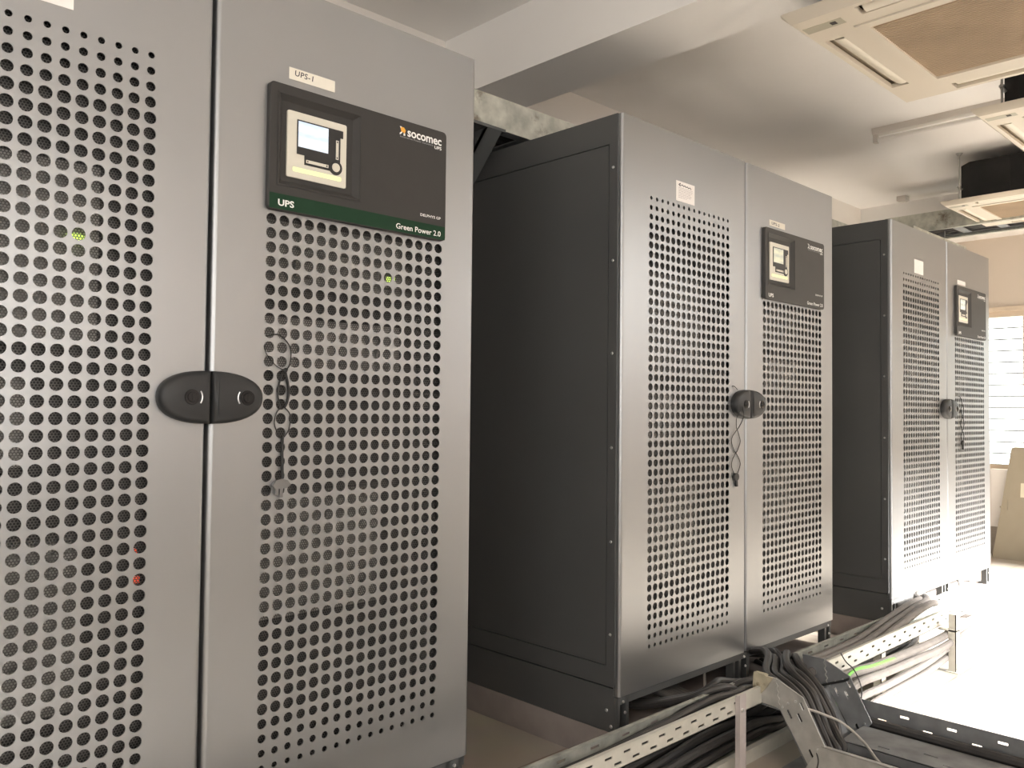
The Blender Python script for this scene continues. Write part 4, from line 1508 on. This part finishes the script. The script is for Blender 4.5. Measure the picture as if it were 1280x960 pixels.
# hanging outside the near rail beyond the junction
outer = [
    [(60.9, -10.9, -55.6), (61.4, -11.2, -53.6), (63.0, -11.3, -52.2), (66.8, -11.3, -51.8), (72.9, -11.3, -52.4), (82.6, -11.25, -52.8), (93.6, -11.3, -53.0), (103, -11.3, -52.9), (110.5, -11.1, -52.7), (112.4, -9.8, -52.2), (108, -8.6, -52.3), (102, -8.0, -52.7)],
    [(61.1, -11.6, -56.2), (62.0, -11.9, -54.6), (64.4, -12.0, -53.3), (68, -12.0, -52.9), (74, -11.9, -53.3), (84, -11.9, -53.7), (93, -12.0, -53.9), (102, -11.8, -53.6), (108, -11.6, -53.4)],
    [(61.4, -12.0, -56.9), (63.3, -12.3, -55.7), (66.4, -12.2, -54.5), (75.2, -12.0, -54.9), (87.9, -11.8, -55.0), (98.0, -11.5, -54.6)],
    [(61.9, -12.4, -57.2), (65.3, -12.6, -56.6), (69, -12.6, -55.7), (77, -12.2, -55.9), (89, -11.8, -56.2), (101.7, -11.2, -55.8)],
]
for i, p in enumerate(outer):
    cable(p, (0.55, 0.5, 0.45, 0.42)[i], 'cable_g', ('thick grey cable looped at its end, uppermost of those hung outside the white slotted rail',
          'grey cable second from the top of those hung outside the white slotted rail', 'grey cable third from the top of those hung outside the white slotted rail',
          'lowest grey cable curving near the floor beside the white slotted rail')[i], 'cables hung outside the white rail')
cable([(61.9, -11.7, -54.9), (62.6, -11.9, -53.6), (64.6, -11.9, -51.9), (67.4, -11.75, -51.45), (72, -11.7, -51.95), (77.6, -11.6, -52.35), (83, -11.4, -52.8)], 0.17, 'cable_gn', 'bright green earth wire on top of the grey cables beyond the junction', name='earth_wire')
cable([(66.5, -10.4, -49.7), (66.6, -11.0, -50.6), (66.6, -12.0, -51.4), (66.6, -12.75, -53.2), (66.4, -12.7, -55.0)], 0.07, 'cord', 'thin black tie hanging from the white slotted rail over grey cables', name='cable_tie')
# bundle on the floor under the slotted tray
for i in range(8):
    y = -7.9 + (i % 4) * 1.35
    z = -57.1 + (i // 4) * 0.95
    pts = [(-18, y, z), (0, y + jit(.3), z), (14, y + jit(.4), z + .05), (26, y + jit(.3), z + .1), (36, y + .4 + jit(.3), z + .35 + .2 * (i % 3)), (46, y + .8 + jit(.3), z + .8 + .2 * (i % 3)), (55, y + 1.0, z + .7), (68, y + 1.2, z + .3), (84, y + 1.4, z + .2), (97, y + 1.6, z + .3), (103, y + 2.6, z + .7)]
    cable(pts, 0.46, 'cable', 'black cable in the bundle on the floor under the near slotted tray', 'cable bundle on the floor')
# out of the base of the middle cabinet
for i in range(5):
    x = 45.4 + i * 1.0
    pts = [(x - .2, 7, -51.2), (x, 3, -51.6 - .1 * i), (x + 1.2, -.4, -52.4 - .22 * i), (x + 3.6, -3.5, -53.6 - .2 * i), (x + 9, -5.2 - .3 * i, -54.5 - .1 * i), (x + 15, -5.6 - .2 * i, -54.9), (x + 22, -3.4, -55.0), (x + 26, 3, -54.6)]
    cable(pts, 0.44, 'cable', 'black cable curving out of the base of the middle cabinet', 'cables from the middle cabinet base')
cable([(57.6, 2, -52.2), (57.5, 1.9, -53.5), (57.3, 1.6, -55.2)], 0.16, 'cable_lt', 'short pale wire hanging under the middle cabinet base', name='thin_wire')
# large dark pipe in the middle base
mb = MB(); mb.cyl((47, 8.5, -52.9), (1, 0, 0), 1.5, 1.5, 8, 24)
solo('duct_pipe', mb, 'inside', 'short dark pipe lying under the middle cabinet base', 'pipe')
# cables and pale wires under the farthest cabinet
for i in range(4):
    x = 107.2 + i * 1.0
    cable([(x, 6, -51.0), (x + .6, 2.5, -51.5), (x + 1.8, 0.0, -52.8), (x + 3.4, -2.5, -54.2), (x + 5, -4.5, -54.6 + .1 * i)], 0.42, 'cable', 'black cable curving out of the base of the cabinet by the window', 'cables from the window cabinet base')
cable([(118.4, 2.0, -51.4), (117.6, 0.4, -52.2), (116.0, -2.6, -53.6), (113.2, -5.4, -53.8)], 0.28, 'cable_lt', 'pale wire bent forward out of the base of the cabinet by the window', name='thin_wire')
cable([(140.6, 2.0, -51.4), (140.0, 1.0, -52.4), (138.2, -0.4, -54.5)], 0.28, 'cable_lt', 'pale wire slanting down beside the green wire under the cabinet by the window', name='thin_wire')
cable([(130.6, 1.4, -51.6), (130.6, 0.6, -52.8), (130.9, 0.2, -54.4)], 0.25, 'cable_gn', 'green wire beside the middle feet of the cabinet by the window', name='earth_wire')

relax(QUEUE)
for c in QUEUE:
    mb = MB()
    mb.tube(c['p'], c['r'], 10, 1)
    solo(c['name'], mb, c['m'], c['label'], 'cable', c['group'])

# ------------------------------------------------------------------ things by the far wall
t = thing('leaning_board', 'beige board with a cream square plate leaning under the louvre window', 'board', (206, 5, FL))
lean = math.radians(9)
MT = Matrix.Translation((204.3, 0, FL)) @ Matrix.Rotation(lean, 4, 'Y')
mb = MB()
w = 27.6
prof = [(13.9, 0), (10.6, w), (10.0, w + .3), (-10, w + .3), (-10, 0)]
mb.prism(prof, lambda u, v, w_: tuple(MT @ Vector((w_, u, v))), 0, 0.7)
part('board', mb, 'beige_board', t)
mb = MB()
mb.prism([(8.2, 15.5), (4.5, 15.5), (4.5, 19.0), (8.2, 19.0)], lambda u, v, w_: tuple(MT @ Vector((w_, u, v))), -0.08, 0.0)
part('plate', mb, 'cream', t, 'small cream square plate')
mb = MB()
mb.prism([(11.6, 12.2), (10.9, 12.2), (10.9, 14.6), (11.6, 14.6)], lambda u, v, w_: tuple(MT @ Vector((w_, u, v))), -0.25, 0.0)
mb.cyl(tuple(MT @ Vector((-0.2, 12.4, 12.8))), (-1, 0, 0), 0.25, 0.2, 0.2, 10)
part('latch', mb, 'beige_board', t)
t = thing('white_panel_box', 'white box standing behind the beige leaning board under the window', 'box', (209.5, 14, FL))
mb = MB()
mb.box(209.0, 211.4, 11.5, 15.5, -50.5, -36.2)
mb.box(208.9, 211.4, 11.4, 15.6, -36.3, -36.0)
part('box_body', mb, 'carton', t)
mb = MB(); mb.box(209.1, 211.2, 11.6, 15.4, FL, -50.5)
part('box_stand', mb, 'skirting', t, 'dark stand')

# ------------------------------------------------------------------ light
w = bpy.data.worlds.new('daylight')
sc.world = w
w.use_nodes = True
bg = w.node_tree.nodes['Background']
bg.inputs['Color'].default_value = (1.0, 0.975, 0.94, 1)
bg.inputs['Strength'].default_value = 5.0
sun = bpy.data.lights.new('sun', 'SUN')
sun.energy = 50
sun.angle = math.radians(8.0)
sun.color = (1.0, 0.97, 0.93)
so = bpy.data.objects.new('sun', sun)
C.objects.link(so)
dv = Vector((-0.12, 1.0, -0.62))
so.rotation_euler = dv.to_track_quat('-Z', 'Y').to_euler()


def portal(loc, sx, sy, direction):
    l = bpy.data.lights.new('window_portal', 'AREA')
    l.shape = 'RECTANGLE'
    l.size = sx
    l.size_y = sy
    l.cycles.is_portal = True
    o = bpy.data.objects.new('window_portal', l)
    C.objects.link(o)
    o.location = loc
    o.rotation_euler = Vector(direction).to_track_quat('-Z', 'Z').to_euler()


for r in FW:
    portal(P((r[0] + r[1]) / 2, WY0 - 4.2, (r[2] + r[3]) / 2), (r[1] - r[0]) * S, (r[3] - r[2]) * S, (0, 1, 0))
portal(P(WX0 - 5.2, (LW[0] + LW[1]) / 2, (LW[2] + LW[3]) / 2), (LW[1] - LW[0]) * S, (LW[3] - LW[2]) * S, (1, 0, 0))
portal(P(WX1 + 5, (WIN[0] + WIN[1]) / 2, (WIN[2] + WIN[3]) / 2), (WIN[1] - WIN[0]) * S, (WIN[3] - WIN[2]) * S, (-1, 0, 0))

# ------------------------------------------------------------------ camera
cam = bpy.data.cameras.new('camera')
co = bpy.data.objects.new('camera', cam)
C.objects.link(co)
sc.camera = co
co.location = P(-28.6792, -53.8765, -22.2159)
yaw, pitch, roll = 0.77071, 0.03068, 0.010332
f = Vector((math.sin(yaw) * math.cos(pitch), math.cos(yaw) * math.cos(pitch), math.sin(pitch)))
r = Vector((math.cos(yaw), -math.sin(yaw), 0))
u = r.cross(f)
r2 = r * math.cos(roll) + u * math.sin(roll)
u2 = u * math.cos(roll) - r * math.sin(roll)
co.rotation_euler = Matrix((r2, u2, -f)).transposed().to_euler()
cam.sensor_fit = 'HORIZONTAL'
cam.sensor_width = 36
cam.lens = 1053.5 / 1280 * 36
cam.clip_start = 0.02

for o in list(bpy.data.objects):
    if 'at' in o:
        del o['at']
sc.view_settings.view_transform = 'Standard'
sc.view_settings.look = 'None'
sc.view_settings.gamma = 1
sc.view_settings.exposure = 0.0
sc.view_settings.use_curve_mapping = False
sc.cycles.use_denoising = True
sc.cycles.max_bounces = 10
sc.cycles.diffuse_bounces = 6
sc.cycles.transparent_max_bounces = 16
sc.cycles.sample_clamp_indirect = 8
